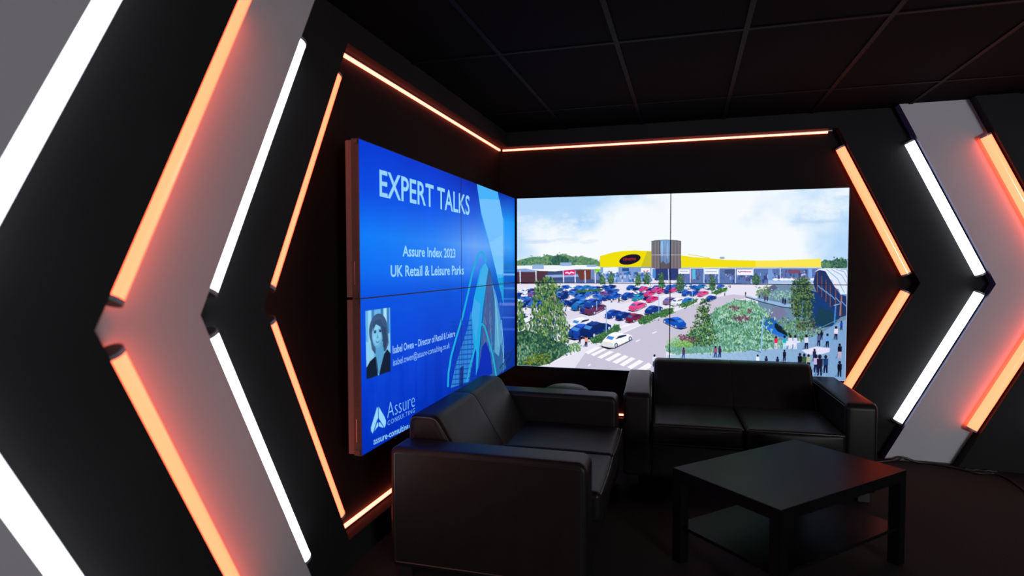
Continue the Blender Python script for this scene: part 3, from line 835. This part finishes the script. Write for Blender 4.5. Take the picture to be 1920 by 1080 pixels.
    for a in ((1455, 631, 24, (226, 44, 90), (220, 210, 230)), (1471, 630, 25, (40, 170, 200), (170, 225, 240)), (1482, 629, 27, (225, 230, 250), (235, 235, 250)), (1491, 629, 27, (220, 226, 250), (235, 235, 250)),
              (1512, 628, 28, (214, 220, 245)), (1535, 626, 24, (80, 90, 140)), (1540, 620, 18, (14, 20, 50)), (1551, 626, 26, (110, 170, 235)), (1567, 612, 26, (236, 220, 240)), (1577, 602, 18, (24, 70, 190)),
              (1574, 645, 28, (14, 16, 36), (200, 170, 190)), (1574, 678, 30, (12, 14, 32)), (1471, 657, 22, (20, 26, 50)), (1421, 666, 22, (235, 240, 255)), (1437, 669, 22, (30, 40, 70)), (1458, 670, 22, (24, 40, 80)),
              (1500, 663, 30, (10, 14, 30)), (1508, 664, 30, (60, 90, 60)), (1516, 665, 28, (170, 180, 150)), (1527, 655, 24, (40, 40, 80)), (1530, 666, 34, (196, 180, 226)), (1537, 666, 40, (30, 26, 50)), (1548, 667, 34, (24, 60, 110)),
              (1282, 653, 20, (96, 50, 84), (30, 60, 150)), (1342, 650, 22, (160, 80, 130), (20, 50, 120)), (1350, 650, 22, (60, 40, 80), (20, 40, 110)), (1228, 666, 24, (226, 234, 255)),
              (1092, 585, 0.1, (0, 0, 0)), (1084, 573, 11, (40, 40, 70)), (1089, 574, 11, (90, 60, 80)), (1147, 559, 9, (230, 230, 240)), (1161, 558, 10, (20, 24, 50)), (1073, 622, 17, (20, 60, 120)), (1087, 630, 16, (30, 40, 90)), (1099, 630, 22, (232, 160, 140)),
              (1369, 534, 6, (60, 40, 50)), (1359, 549, 6, (30, 60, 60)), (1398, 547, 8, (60, 60, 50)), (1424, 553, 7, (20, 30, 50)), (1468, 558, 12, (30, 40, 60)), (1472, 560, 12, (20, 26, 40)), (1434, 557, 9, (60, 40, 50)), (1439, 556, 9, (90, 50, 60))):
        if a[2] > 1: person(*a)
    # white car on the road, last
    car(1157.3, 652.6, 56, (252, 251, 255))
    # a bright rim at the very edge of the picture
    C.a[:, -5:] = C.a[:, -5:] * 0.3 + np.array([190, 215, 255]) * 0.7
    C.a[-4:, :] = C.a[-4:, :] * 0.4 + np.array([190, 215, 250]) * 0.6
    return C.result()

def paint_slide():
    C = Canvas(800, 720, HL)
    h, w = C.h, C.w
    rows = [0, .15, .3, .42, .5, .65, .8, 1]
    cols = [0, .33, .6, .85, 1]
    G = np.array([
        [(0, 58, 212), (0, 72, 224), (0, 122, 246), (0, 106, 240), (0, 82, 228), (0, 74, 225), (0, 58, 208), (0, 46, 186)],
        [(0, 54, 205), (0, 80, 228), (40, 130, 246), (26, 112, 240), (0, 84, 224), (0, 68, 212), (0, 56, 200), (0, 46, 180)],
        [(0, 42, 178), (30, 92, 222), (108, 166, 250), (60, 130, 240), (0, 84, 212), (0, 66, 205), (0, 46, 176), (0, 40, 160)],
        [(0, 50, 180), (10, 150, 244), (70, 160, 246), (10, 110, 216), (0, 88, 196), (20, 80, 190), (10, 64, 176), (6, 50, 150)],
        [(0, 64, 200), (0, 150, 250), (40, 150, 245), (0, 110, 220), (0, 84, 190), (26, 70, 180), (10, 50, 170), (4, 44, 150)]], float)
    vv = np.linspace(0, 1, h); uu = np.linspace(0, 1, w)
    R = np.stack([np.stack([np.interp(vv, rows, G[i, :, c]) for c in range(3)], -1) for i in range(5)])   # 5,h,3
    A = np.zeros((h, w, 3))
    for c in range(3):
        for j in range(h):
            A[j, :, c] = np.interp(uu, cols, R[:, j, c])
    # faint towers ghosted into the blue
    A *= (0.96 + 0.08 * fbm(h, w, 4, 3, 5, 2.5))[..., None]
    C.a[:] = A
    for _ in range(26):
        x = RNG.rand() * 0.62 * w; y = (0.55 + RNG.rand() * 0.3) * h
        ww = (0.02 + RNG.rand() * 0.05) * w; hh = (0.05 + RNG.rand() * 0.2) * h
        C.poly([(x, y), (x + ww, y), (x + ww, y + hh), (x, y + hh)], (20, 90, 230), 0.10, mapped=True)
    # streaky reflections at the right
    for (yy, t, c, al) in ((515, 5, (150, 205, 250), .9), (508, 5, (40, 140, 190), .6), (540, 5, (100, 180, 240), .5), (570, 7, (150, 150, 236), .6), (560, 3, (110, 170, 240), .6), (595, 4, (120, 150, 236), .5), (617, 6, (70, 110, 220), .5), (498, 6, (30, 120, 150), .45)):
        for k in range(6):
            C.poly([(943 - k * 2, yy - t / 2 + k * .3), (966, yy - t / 2 + k * .3), (966, yy + t / 2 - k * .3), (943 - k * 2, yy + t / 2 - k * .3)], c, al / 5)
    # big light shard
    C.poly([(895, 342.5), (934, 357.5), (943, 404), (945, 412), (945, 519), (945, 571), (938, 540), (930, 505), (918, 455), (903, 400)], (70, 178, 250))
    C.poly([(900, 372), (938, 374), (943, 404), (945, 412), (945, 480), (925, 480), (912, 430), (903, 395)], (118, 192, 252), 0.85)
    C.poly([(918, 455), (945, 440), (945, 515), (933, 515)], (130, 200, 252), 0.7)
    C.poly([(933, 522), (945, 520), (945, 570), (938, 540)], (10, 160, 214), 0.8)
    # inner building shapes behind the outline
    C.poly([(917, 500), (922, 512), (937, 620), (950, 690), (930, 706), (905, 706), (898, 690), (905, 600), (910, 540)], (44, 98, 160), noise=10)
    C.poly([(912, 520), (922, 520), (925, 620), (912, 660), (905, 650)], (74, 92, 150), 0.8, noise=14)
    for k in range(60):
        x = 906 + RNG.rand() * 38; y = 545 + RNG.rand() * 140
        C.line([(x, y), (x + RNG.randn() * 1.2, y + 8 + RNG.rand() * 26)], 0.8, [(60, 150, 214), (110, 190, 230), (30, 60, 140), (90, 100, 170)][RNG.randint(4)], 0.5)
    C.poly([(928, 540), (933, 560), (941, 610), (946, 680), (940, 640), (936, 668), (928, 660), (929, 600)], (110, 190, 224), 0.7)
    C.line([(925, 535), (932, 580), (935, 650)], 1.4, (140, 206, 235), 0.7); C.line([(941, 600), (945, 650), (944, 680)], 1.2, (150, 220, 235), 0.8)
    C.poly([(897, 700), (905, 650), (912, 640), (920, 662), (924, 700), (905, 712)], (2, 44, 180))
    for (x, y) in ((945, 672), (952, 676), (938, 690), (948, 684), (956, 665)):
        C.line([(x, y), (x + 9, y - 12)], 1.6, (12, 46, 70), 0.8)
    # stepped tower with window bands
    C.poly([(884, 582), (891, 640), (893, 650), (880, 716), (846, 728), (854, 690), (866, 650), (876, 620)], (44, 130, 214))
    for k in range(15):
        y = 600 + k * 9.0
        C.line([(846, y + 4), (893, y)], 2.2, (10, 64, 168), 0.75)
    for x in (858, 864, 872, 879, 886):
        C.line([(x, 600), (x - 3, 725)], 1.2, (14, 70, 180), 0.6)
    C.poly([(863, 690), (870, 686), (869, 722), (862, 726)], (8, 30, 110), 0.7)
    # curved band and outline strokes
    C.poly([(896, 530), (901, 506), (906, 497), (911, 493), (917, 505), (913, 530), (906, 580), (902, 625), (897, 690), (893, 706), (894, 660), (888, 642), (885, 590), (889, 560)], (26, 166, 232))
    C.poly([(900, 520), (906, 500), (911, 494), (916, 505), (911, 535), (898, 540)], (80, 176, 236), 0.7)
    C.poly([(885, 590), (890, 560), (902, 570), (898, 610), (893, 640)], (84, 168, 240), 0.6)
    C.line([(841, 725), (842, 700), (847, 668), (857, 632), (868, 595), (878, 552), (886, 515), (893, 490), (899, 476), (904, 472), (909, 478), (912, 491)], 3.4, (22, 170, 220))
    C.line([(876, 716), (884, 680), (892, 650), (900, 617), (904, 607), (909, 611), (916, 634), (925, 668), (931, 704)], 2.8, (24, 172, 214))
    # title and text
    tw = (150, 212, 250)
    C.text('EXPERT TALKS', (711.5, 366.5), (881.5, 402.5), (710.5, 314.5), tw, bold=0.015)
    C.text('Assure Index 2023', (755.5, 481), (855, 483.5), (755.5, 460.5), tw, bold=0.022)
    C.text('UK Retail & Leisure Parks', (733, 520), (870.5, 515), (733, 498), tw, bold=0.022)
    C.text('Isabel Owen \u2013 Director of Retail & Leisure', (737.3, 664), (854.3, 630.5), (737.3, 649), (160, 206, 250), bold=0.012)
    C.text('isabel.owen@assure-consulting.co.uk', (738, 687), (844.3, 652.2), (738, 673.5), (150, 196, 246), bold=0.002)
    C.text('Assure', (727.3, 786), (779, 762.5), (727.3, 754.5), (140, 204, 250), bold=-0.018)
    C.text('CONSULTING', (728, 799), (779, 773.2), (728, 790), (140, 204, 250), bold=-0.004, spacing=1.25)
    C.text('assure-consulting.co.uk', (701.7, 835), (786.5, 795.5), (701.7, 822), (150, 214, 250), bold=0.012)
    # logo mark: split triangle
    g_ = lambda x, y: (680 + x / 8.31, 720 + y / 8.31)
    lc = (146, 214, 252)
    C.poly([g_(*p) for p in ((233, 368), (246, 385), (248, 540), (222, 600), (180, 740), (166, 782), (140, 742), (138, 690))], lc)
    C.poly([g_(*p) for p in ((257, 362), (350, 520), (370, 575), (372, 625), (350, 692), (335, 665), (262, 548), (257, 520))], lc)
    C.poly([g_(*p) for p in ((188, 752), (232, 622), (251, 602), (251, 668), (222, 700))], lc)
    C.poly([g_(*p) for p in ((261, 602), (284, 612), (337, 686), (300, 684), (261, 668))], lc)
    # portrait photograph of a woman with a bob haircut
    q = np.array([(685, 584), (732, 577), (733.5, 697), (688.2, 712.5)], float)
    mq = C.m(q)
    def pp(s, t):
        a = mq[0] * (1 - s) + mq[1] * s; b = mq[3] * (1 - s) + mq[2] * s
        return a * (1 - t) + b * t
    def pl(pts, c, al=1, **k): C.poly([pp(*p) for p in pts], c, al, mapped=True, **k)
    def pe(cx, cy, rx, ry, c, al=1, n=28):
        t = np.linspace(0, 2 * np.pi, n, endpoint=False)
        pl([(cx + rx * math.cos(a), cy + ry * math.sin(a)) for a in t], c, al)
    pl([(0, 0), (1, 0), (1, 1), (0, 1)], (104, 180, 230))
    for (a, b, c) in ((0.0, .03, (90, 170, 230)), (.10, .22, (150, 214, 250)), (.24, .34, (60, 130, 190)), (.60, .70, (50, 120, 180)), (.72, .84, (170, 222, 250)), (.86, .96, (60, 130, 190))):
        pl([(a, 0), (b, 0), (b, .55), (a, .55)], c)
    pl([(0, .45), (.3, .5), (.3, .85), (0, .85)], (140, 206, 240)); pl([(.8, .4), (1, .4), (1, .72), (.8, .7)], (130, 196, 235))
    pe(.5, .32, .375, .255, (58, 86, 126)); pl([(.14, .3), (.88, .3), (.92, .55), (.80, .66), (.60, .66), (.34, .66), (.22, .58)], (56, 84, 122))
    pe(.47, .22, .22, .13, (60, 96, 140), .6)
    pl([(.36, .5), (.68, .5), (.72, .72), (.55, .96), (.42, .99), (.38, .75)], (84, 158, 206))
    for i in range(9):
        pl([(.16 + i * .015, .34 + i * .01), (.17 + i * .015, .30), (.24 + i * .012, .58), (.235 + i * .012, .60)], (80, 112, 152), .35)
        pl([(.74 + i * .014, .30 + i * .01), (.75 + i * .014, .30 + i * .01), (.79 + i * .010, .56), (.78 + i * .010, .57)], (84, 116, 158), .4)
    pe(.455, .375, .218, .205, (104, 176, 218)); pe(.46, .50, .145, .085, (100, 172, 214)); pe(.43, .37, .17, .17, (130, 202, 238), .8); pe(.42, .26, .12, .05, (146, 212, 244), .6)
    pe(.33, .42, .06, .03, (146, 212, 244), .5); pe(.55, .41, .05, .03, (140, 206, 240), .5)
    pl([(.30, .17), (.60, .15), (.72, .30), (.74, .55), (.66, .44), (.58, .27), (.40, .22), (.27, .32)], (48, 78, 118))
    pl([(.66, .26), (.80, .30), (.88, .50), (.76, .64), (.68, .58)], (44, 68, 104))
    for ex in (.36, .57):
        pe(ex, .335, .055, .018, (52, 84, 124)); pe(ex, .312, .07, .008, (72, 118, 160)); pe(ex, .337, .02, .012, (16, 30, 52))
    pl([(.455, .34), (.49, .42), (.46, .435), (.43, .425)], (92, 162, 206)); pe(.46, .425, .045, .012, (84, 150, 196), .8)
    pl([(.38, .475), (.46, .487), (.55, .468), (.50, .505), (.43, .508)], (70, 110, 158)); pl([(.40, .480), (.46, .490), (.53, .474), (.47, .497)], (170, 215, 240), .8)
    pl([(.0, .83), (.14, .75), (.36, .70), (.44, .98), (.45, 1), (0, 1)], (12, 28, 50)); pl([(1, .72), (.86, .64), (.72, .70), (.56, .90), (.50, .99), (.50, 1), (1, 1)], (14, 30, 54))
    pl([(.36, .70), (.40, .72), (.47, .92), (.45, .98)], (30, 60, 96), .8)
    return C.result()

# ------------------------------------------------------------------ video walls
PW, PH = 1.2135, 0.6845
def picture_material():
    m = bpy.data.materials.new('lit_screen')
    m.use_nodes = True
    nt = m.node_tree
    b = nt.nodes['Principled BSDF']
    b.inputs['Base Color'].default_value = (0.002, 0.002, 0.002, 1)
    b.inputs['Roughness'].default_value = 0.55
    b.inputs['Specular IOR Level'].default_value = 0.04
    b.inputs['Emission Strength'].default_value = 1.0
    at = nt.nodes.new('ShaderNodeAttribute')
    at.attribute_name = 'picture'
    nt.links.new(at.outputs['Color'], b.inputs['Emission Color'])
    return m
M_PIC = picture_material()

def picture_mesh(arr, origin, ux, uz, parent):
    """arr rows from the top; a dense flat grid carrying the colours at its points"""
    nh, nw = arr.shape[:2]
    ii, jj = np.meshgrid(np.arange(nw), np.arange(nh))
    P = (np.array(origin)[None, None] + np.array(ux)[None, None] * (ii / (nw - 1))[..., None] + np.array(uz)[None, None] * (1 - jj / (nh - 1))[..., None]).reshape(-1, 3)
    a = (jj[:-1, :-1] * nw + ii[:-1, :-1]).ravel()
    F = np.c_[a, a + nw, a + nw + 1, a + 1].astype(np.int32)
    me = bpy.data.meshes.new('picture')
    me.vertices.add(len(P)); me.vertices.foreach_set('co', P.ravel().astype(np.float32))
    me.loops.add(F.size); me.loops.foreach_set('vertex_index', F.ravel())
    me.polygons.add(len(F)); me.polygons.foreach_set('loop_start', np.arange(0, F.size, 4, dtype=np.int32))
    me.update(calc_edges=True)
    at = me.color_attributes.new('picture', 'FLOAT_COLOR', 'POINT')
    at.data.foreach_set('color', np.c_[arr.reshape(-1, 3), np.ones(len(P))].astype(np.float32).ravel())
    me.materials.append(M_PIC)
    o = bpy.data.objects.new('picture', me)
    COL.objects.link(o); o.parent = parent
    return o

def video_wall(side, arr, labels, group):
    nh, nw = arr.shape[0] // 2, arr.shape[1] // 2
    for r in range(2):            # 0 = top row
        for c in range(2):        # 0 = left in the picture
            # picture left -> right runs from the viewer to the corner on the left wall, away from it on the back wall
            if side == 'B':
                s0 = 0.012 + c * PW; s1 = s0 + PW
            else:
                s0 = 0.012 + (2 - c) * PW; s1 = s0 - PW
            z0 = PH * (0 if r == 0 else -1); z1 = z0 + PH
            root = empty('video_wall_panel', W(side, min(s0, s1), -0.065, z0))
            R = Vector(root.location)
            L = lambda s, v, z: Vector(W(side, s, v, z)) - R
            lo, hi = min(s0, s1) + 0.0006, max(s0, s1) - 0.0006
            MB().box(L(lo, -0.036, z0 + 0.0006), L(hi, -0.0015, z1 - 0.0006)).build('housing', M_STEEL, root)
            rc = MB().box(L(lo + 0.004, -0.065, z0 + 0.006), L(hi - 0.004, -0.036, z1 - 0.006)).build('rear_cover', M_STEEL2, root)
            fr = MB()
            t = 0.0028
            for (a, b, p, q) in ((lo, hi, z0 + .0006, z0 + t), (lo, hi, z1 - t, z1 - .0006), (lo, lo + t, z0 + t, z1 - t), (hi - t, hi, z0 + t, z1 - t)):
                fr.box(L(a, -0.0015, p), L(b, 0.0006, q))
            fr.build('bezel', M_BLACK, root)
            e = 0.0028
            sgn = 1 if s1 > s0 else -1
            o0 = L(s0 + sgn * e, 0.0001, z0 + e); ux = L(s1 - sgn * e, 0.0001, z0 + e) - o0; uz = Vector((0, 0, PH - 2 * e))
            picture_mesh(arr[r * nh:(r + 1) * nh, c * nw:(c + 1) * nw], o0, ux, uz, root)
            if side == 'L' and c == 0:
                # open side of the panel: screw holes, latches, a thin seam
                m = MB()
                for zz in ((0.06, 0.085, 0.21, 0.33, 0.35, 0.46, 0.475, 0.60) if r == 0 else (0.05, 0.075, 0.10, 0.20, 0.225, 0.40, 0.52, 0.63)):
                    m.box(L(hi, -0.012, z0 + zz), L(hi + 0.0006, -0.0085, z0 + zz + 0.0045))
                    if int(zz * 100) % 3:
                        m.box(L(hi, -0.031, z0 + zz), L(hi + 0.0006, -0.028, z0 + zz + 0.004))
                m.build('screw_holes', M_BLACK, root)
                l = MB()
                l.box(L(hi, -0.022, z1 - 0.022), L(hi + 0.004, -0.003, z1 - 0.002)).box(L(hi, -0.028, z0 + 0.003), L(hi + 0.004, -0.006, z0 + 0.026))
                l.build('latch', M_BLACK, root)
                MB().box(L(hi, -0.0245, z0 + 0.06), L(hi + 0.001, -0.0232, z0 + 0.16)).build('seam', M_ALU, root)
            tag(root, labels[r][c], 'display panel', group)
    # rack carrying the four panels off the wall
    m = MB()
    for s in (0.30, 0.80, 1.30, 1.75):
        m.box(W(side, s, -0.19, -PH + 0.05), W(side, s + 0.05, -0.150, PH - 0.05))
        for z in (-PH + 0.12, -0.30, 0.25, PH - 0.14):
            m.box(W(side, s + 0.01, -0.150, z), W(side, s + 0.04, -0.0655, z + 0.05))
    for z in (-PH + 0.13, PH - 0.13):
        m.box(W(side, 0.12, -0.165, z), W(side, 1.90, -0.150, z + 0.04))
    tag(m.build('mounting_rack', M_STEEL), 'dark metal mounting rack behind the %s' % ('blue slide video wall' if side == 'L' else 'car park video wall'), 'bracket')

video_wall('L', paint_slide(),
    [['upper near screen panel on the left wall titled EXPERT TALKS', 'upper screen panel beside the corner showing a pale blue shard'],
     ['lower near screen panel with the portrait photo and logo', 'lower screen panel beside the corner with cyan tower outlines']], 'screens of the blue slide video wall')
video_wall('B', paint_retail_park(),
    [['upper left screen panel of the car park picture with yellow cinema', 'upper right screen panel of the car park picture, mostly white sky'],
     ['lower left screen panel of the car park picture with parked cars', 'lower right screen panel with planted island and people on a plaza']], 'screens of the car park video wall')

# ------------------------------------------------------------------ sofas
def make_sofa(loc, rz, label):
    root = empty('sofa', loc, rz)
    WID, DEP, AW, AH = 1.42, 0.86, 0.166, 0.577
    arm_o = fillet([(0.0, 0.05, 0.031), (DEP, 0.05, 0.031), (DEP, AH, 0.031), (0.0, AH - 0.004, 0.042)], 6)
    for x0 in (0.0, WID - AW):
        mb = MB()
        loft(mb, arm_o, x0, x0 + AW, 0.022, 0.022)
        a = mb.build('armrest', M_LEATHER, root, smooth=40)
        for xs in (x0 + 0.0006, x0 + AW - 0.0006):
            q = inset(arm_o, 0.024)
            MB().tube([(xs, p.x, p.y) for p in q], 0.0032, 6, closed=True).build('piping', M_PIPE, a, smooth=60)
    # upholstered base below the seat
    mb = MB()
    rbox(mb, (AW + 0.002, 0.012, 0.05), (WID - AW - 0.002, DEP - 0.01, 0.262), 0.02, (0, 0.004, 0))
    mb.build('base', M_LEATHER, root, smooth=60)
    # backrest in two upholstered halves
    bo = fillet([(0.505, 0.245, 0.044), (DEP - 0.002, 0.245, 0.044), (DEP - 0.002, 0.675, 0.040), (0.718, 0.675, 0.06), (0.505, 0.335, 0.044)], 8)
    half = (WID - 2 * AW) / 2
    mb = MB()
    loft(mb, bo, AW + 0.014, AW + half - 0.0006, 0.034, 0.005)
    loft(mb, bo, AW + half + 0.0006, WID - AW - 0.014, 0.005, 0.034)
    bk = mb.build('backrest', M_LEATHER, root, smooth=50)
    for xs, e in ((AW + 0.022, 0.011), (WID - AW - 0.022, 0.011)):
        q = inset(bo, e)
        MB().tube([(xs, p.x, p.y) for p in q], 0.003, 6, closed=True).build('piping', M_PIPE, bk, smooth=60)
    # two seat cushions
    for k in range(2):
        x0 = AW + 0.003 + k * half; x1 = x0 + half - 0.006
        mb = MB()
        rbox(mb, (x0, -0.035, 0.264), (x1, 0.560, 0.398), 0.026, (0.002, 0.012, 0.014), n=5, mid=12)
        c = mb.build('seat_cushion', M_LEATHER, root, smooth=70)
        for zz in (0.388, 0.276):
            yy = -0.0325
            n = 14
            path = []
            for i in range(n + 1):
                t = i / n
                x = x0 + 0.012 + (x1 - x0 - 0.024) * t
                wv = 1 - (2 * t - 1) ** 2
                path.append((x, yy - 0.006 * wv * 0.6, zz + 0.0015 * wv))
            MB().tube(path, 0.003, 6).build('piping', M_PIPE, c, smooth=60)
    for (fx, fy) in ((0.06, 0.05), (WID - 0.06, 0.05), (0.06, DEP - 0.06), (WID - 0.06, DEP - 0.06)):
        MB().box((fx - 0.03, fy - 0.03, 0.0), (fx + 0.03, fy + 0.03, 0.052)).build('foot', M_BLACK, root)
    tag(root, label, 'sofa', 'black leather two seat sofas')
    return root

make_sofa((0.974, -2.388, 0), math.radians(91.0), 'black leather two seat sofa in front of the blue slide screen, seen from its side')
make_sofa((0.978, -0.985, 0), math.radians(2.8), 'black leather two seat sofa facing the viewer below the car park picture')

# rounded black stool tucked in the corner behind the sofa arm
root = empty('pouf', (0.52, -0.48, 0))
mb = MB()
prof = [(0.0, 0.04), (0.15, 0.04), (0.168, 0.06), (0.172, 0.30), (0.17, 0.44), (0.155, 0.468), (0.12, 0.486), (0.06, 0.496), (0.0, 0.498)]
seg = 36; vs = []; fs = []
for (r, z) in prof:
    for k in range(seg):
        a = 2 * math.pi * k / seg
        vs.append((max(r, 0.0005) * math.cos(a), max(r, 0.0005) * math.sin(a), z))
for i in range(len(prof) - 1):
    for k in range(seg):
        l = (k + 1) % seg
        fs.append((i * seg + k, i * seg + l, (i + 1) * seg + l, (i + 1) * seg + k))
mb.add(vs, fs); mb.build('cushion', M_LEATHER, root, smooth=50)
MB().tube([(0.19 * math.cos(a), 0.19 * math.sin(a), 0.0) for a in (0,)] + [(0.19, 0, 0.04)], 0.02, 10).build('foot', M_BLACK, root)
MB().tube([(-0.1, 0.15, 0.0), (-0.1, 0.15, 0.04)], 0.02, 10).build('foot', M_BLACK, root)
MB().tube([(-0.1, -0.15, 0.0), (-0.1, -0.15, 0.04)], 0.02, 10).build('foot', M_BLACK, root)
tag(root, 'rounded dark seat top just showing behind the far arm of the near sofa', 'stool')

# ------------------------------------------------------------------ coffee table
root = empty('coffee_table', (1.803, -1.772, 0), math.radians(46.3))
hx, hy = 0.445, 0.28
TH = 0.432
o = MB().box((-hx, -hy, TH - 0.05), (hx, hy, TH)).build('table_top', M_TABLE, root, bevel=0.0015)
for sx in (-1, 1):
    for sy in (-1, 1):
        MB().box((sx * hx, sy * hy, 0), (sx * (hx - 0.05), sy * (hy - 0.05), TH - 0.0502)).build('leg', M_TABLE, root, bevel=0.001)
a, b, c, d = hx - 0.012, hy - 0.012, hx - 0.0503, hy - 0.0503
poly = [(-c, -b), (c, -b), (c, -d), (a, -d), (a, d), (c, d), (c, b), (-c, b), (-c, d), (-a, d), (-a, -d), (-c, -d)]
MB().prism(poly, lambda p, z: (p[0], p[1], z), 0.158, 0.174).build('shelf', M_TABLE, root, bevel=0.001)
tag(root, 'low rectangular black coffee table with a lower shelf in front of the back sofa', 'table')

# ------------------------------------------------------------------ cables along the floor
def smooth_path(pts, n=8):
    P = [Vector(p) for p in pts]; out = []
    for i in range(len(P) - 1):
        p0 = P[max(i - 1, 0)]; p1 = P[i]; p2 = P[i + 1]; p3 = P[min(i + 2, len(P) - 1)]
        for k in range(n):
            t = k / n
            out.append(0.5 * ((2 * p1) + (-p0 + p2) * t + (2 * p0 - 5 * p1 + 4 * p2 - p3) * t * t + (-p0 + 3 * p1 - 3 * p2 + p3) * t ** 3))
    out.append(P[-1]); return out
c1 = [(2.60, -0.128, .008), (2.74, -0.05, .012), (2.80, -0.03, .03), (2.87, -0.035, .010), (2.95, -0.045, .008), (3.03, -0.075, .008), (3.10, -0.12, .008), (3.18, -0.18, .008), (3.27, -0.16, .008), (3.31, -0.22, .008), (3.315, -0.32, .008), (3.30, -0.50, .008), (3.27, -0.75, .008)]
tag(MB().tube(smooth_path([(x, y, z - 0.001) for x, y, z in c1]), 0.0075, 8).build('cable', M_CABLE, smooth=60), 'black cable on the floor below the light grey panel on the back wall', 'cable')
c2 = [(2.73, -0.02, .0055), (2.80, -0.012, .0055), (2.87, -0.020, .0055), (2.95, -0.008, .0055), (3.02, -0.018, .0055), (3.08, -0.012, .0055)]
tag(MB().tube(smooth_path(c2), 0.0045, 8).build('cable', M_CABLEG, smooth=60), 'pale grey cable at the foot of the light grey panel', 'cable')
c3 = [(3.14, -0.10, .006), (3.17, -0.118, .006), (3.205, -0.105, .006), (3.235, -0.122, .006), (3.27, -0.104, .006), (3.31, -0.112, .006)]
tag(MB().tube(smooth_path(c3), 0.005, 8).build('cable', M_CABLEG, smooth=60), 'pale grey cable at the foot of the black panel at right', 'cable')

# ------------------------------------------------------------------ added unseen fill light: an invented lit window and ceiling lamp, both behind the viewer's right shoulder
wy, wx0, wx1, wz0, wz1 = -8.4, 5.0, 6.6, 0.90, 2.10
win = MB()
win.box((wx0 - 0.05, wy, wz0 - 0.05), (wx1 + 0.05, wy + 0.03, wz0)).box((wx0 - 0.05, wy, wz1), (wx1 + 0.05, wy + 0.03, wz1 + 0.05))
win.box((wx0 - 0.05, wy, wz0), (wx0, wy + 0.03, wz1)).box((wx1, wy, wz0), (wx1 + 0.05, wy + 0.03, wz1)).box(((wx0 + wx1) / 2 - 0.02, wy, wz0), ((wx0 + wx1) / 2 + 0.02, wy + 0.03, wz1))
wo = tag(win.build('window_1', M_CAP), kind='structure')
MB().box((wx0, wy + 0.004, wz0), (wx1, wy + 0.012, wz1)).build('pane', M_ADDED_PANE, wo)
root = empty('ceiling_light', (4.6, -6.9, CEIL - 0.03))
MB().box((-0.3, -0.59, 0.0), (0.3, 0.59, 0.03)).build('frame', M_CAP, root)
MB().box((-0.28, -0.57, -0.004), (0.28, 0.57, 0.0)).build('diffuser', M_ADDED_LAMP, root)
tag(root, 'flat ceiling light panel behind the viewer', 'ceiling light')
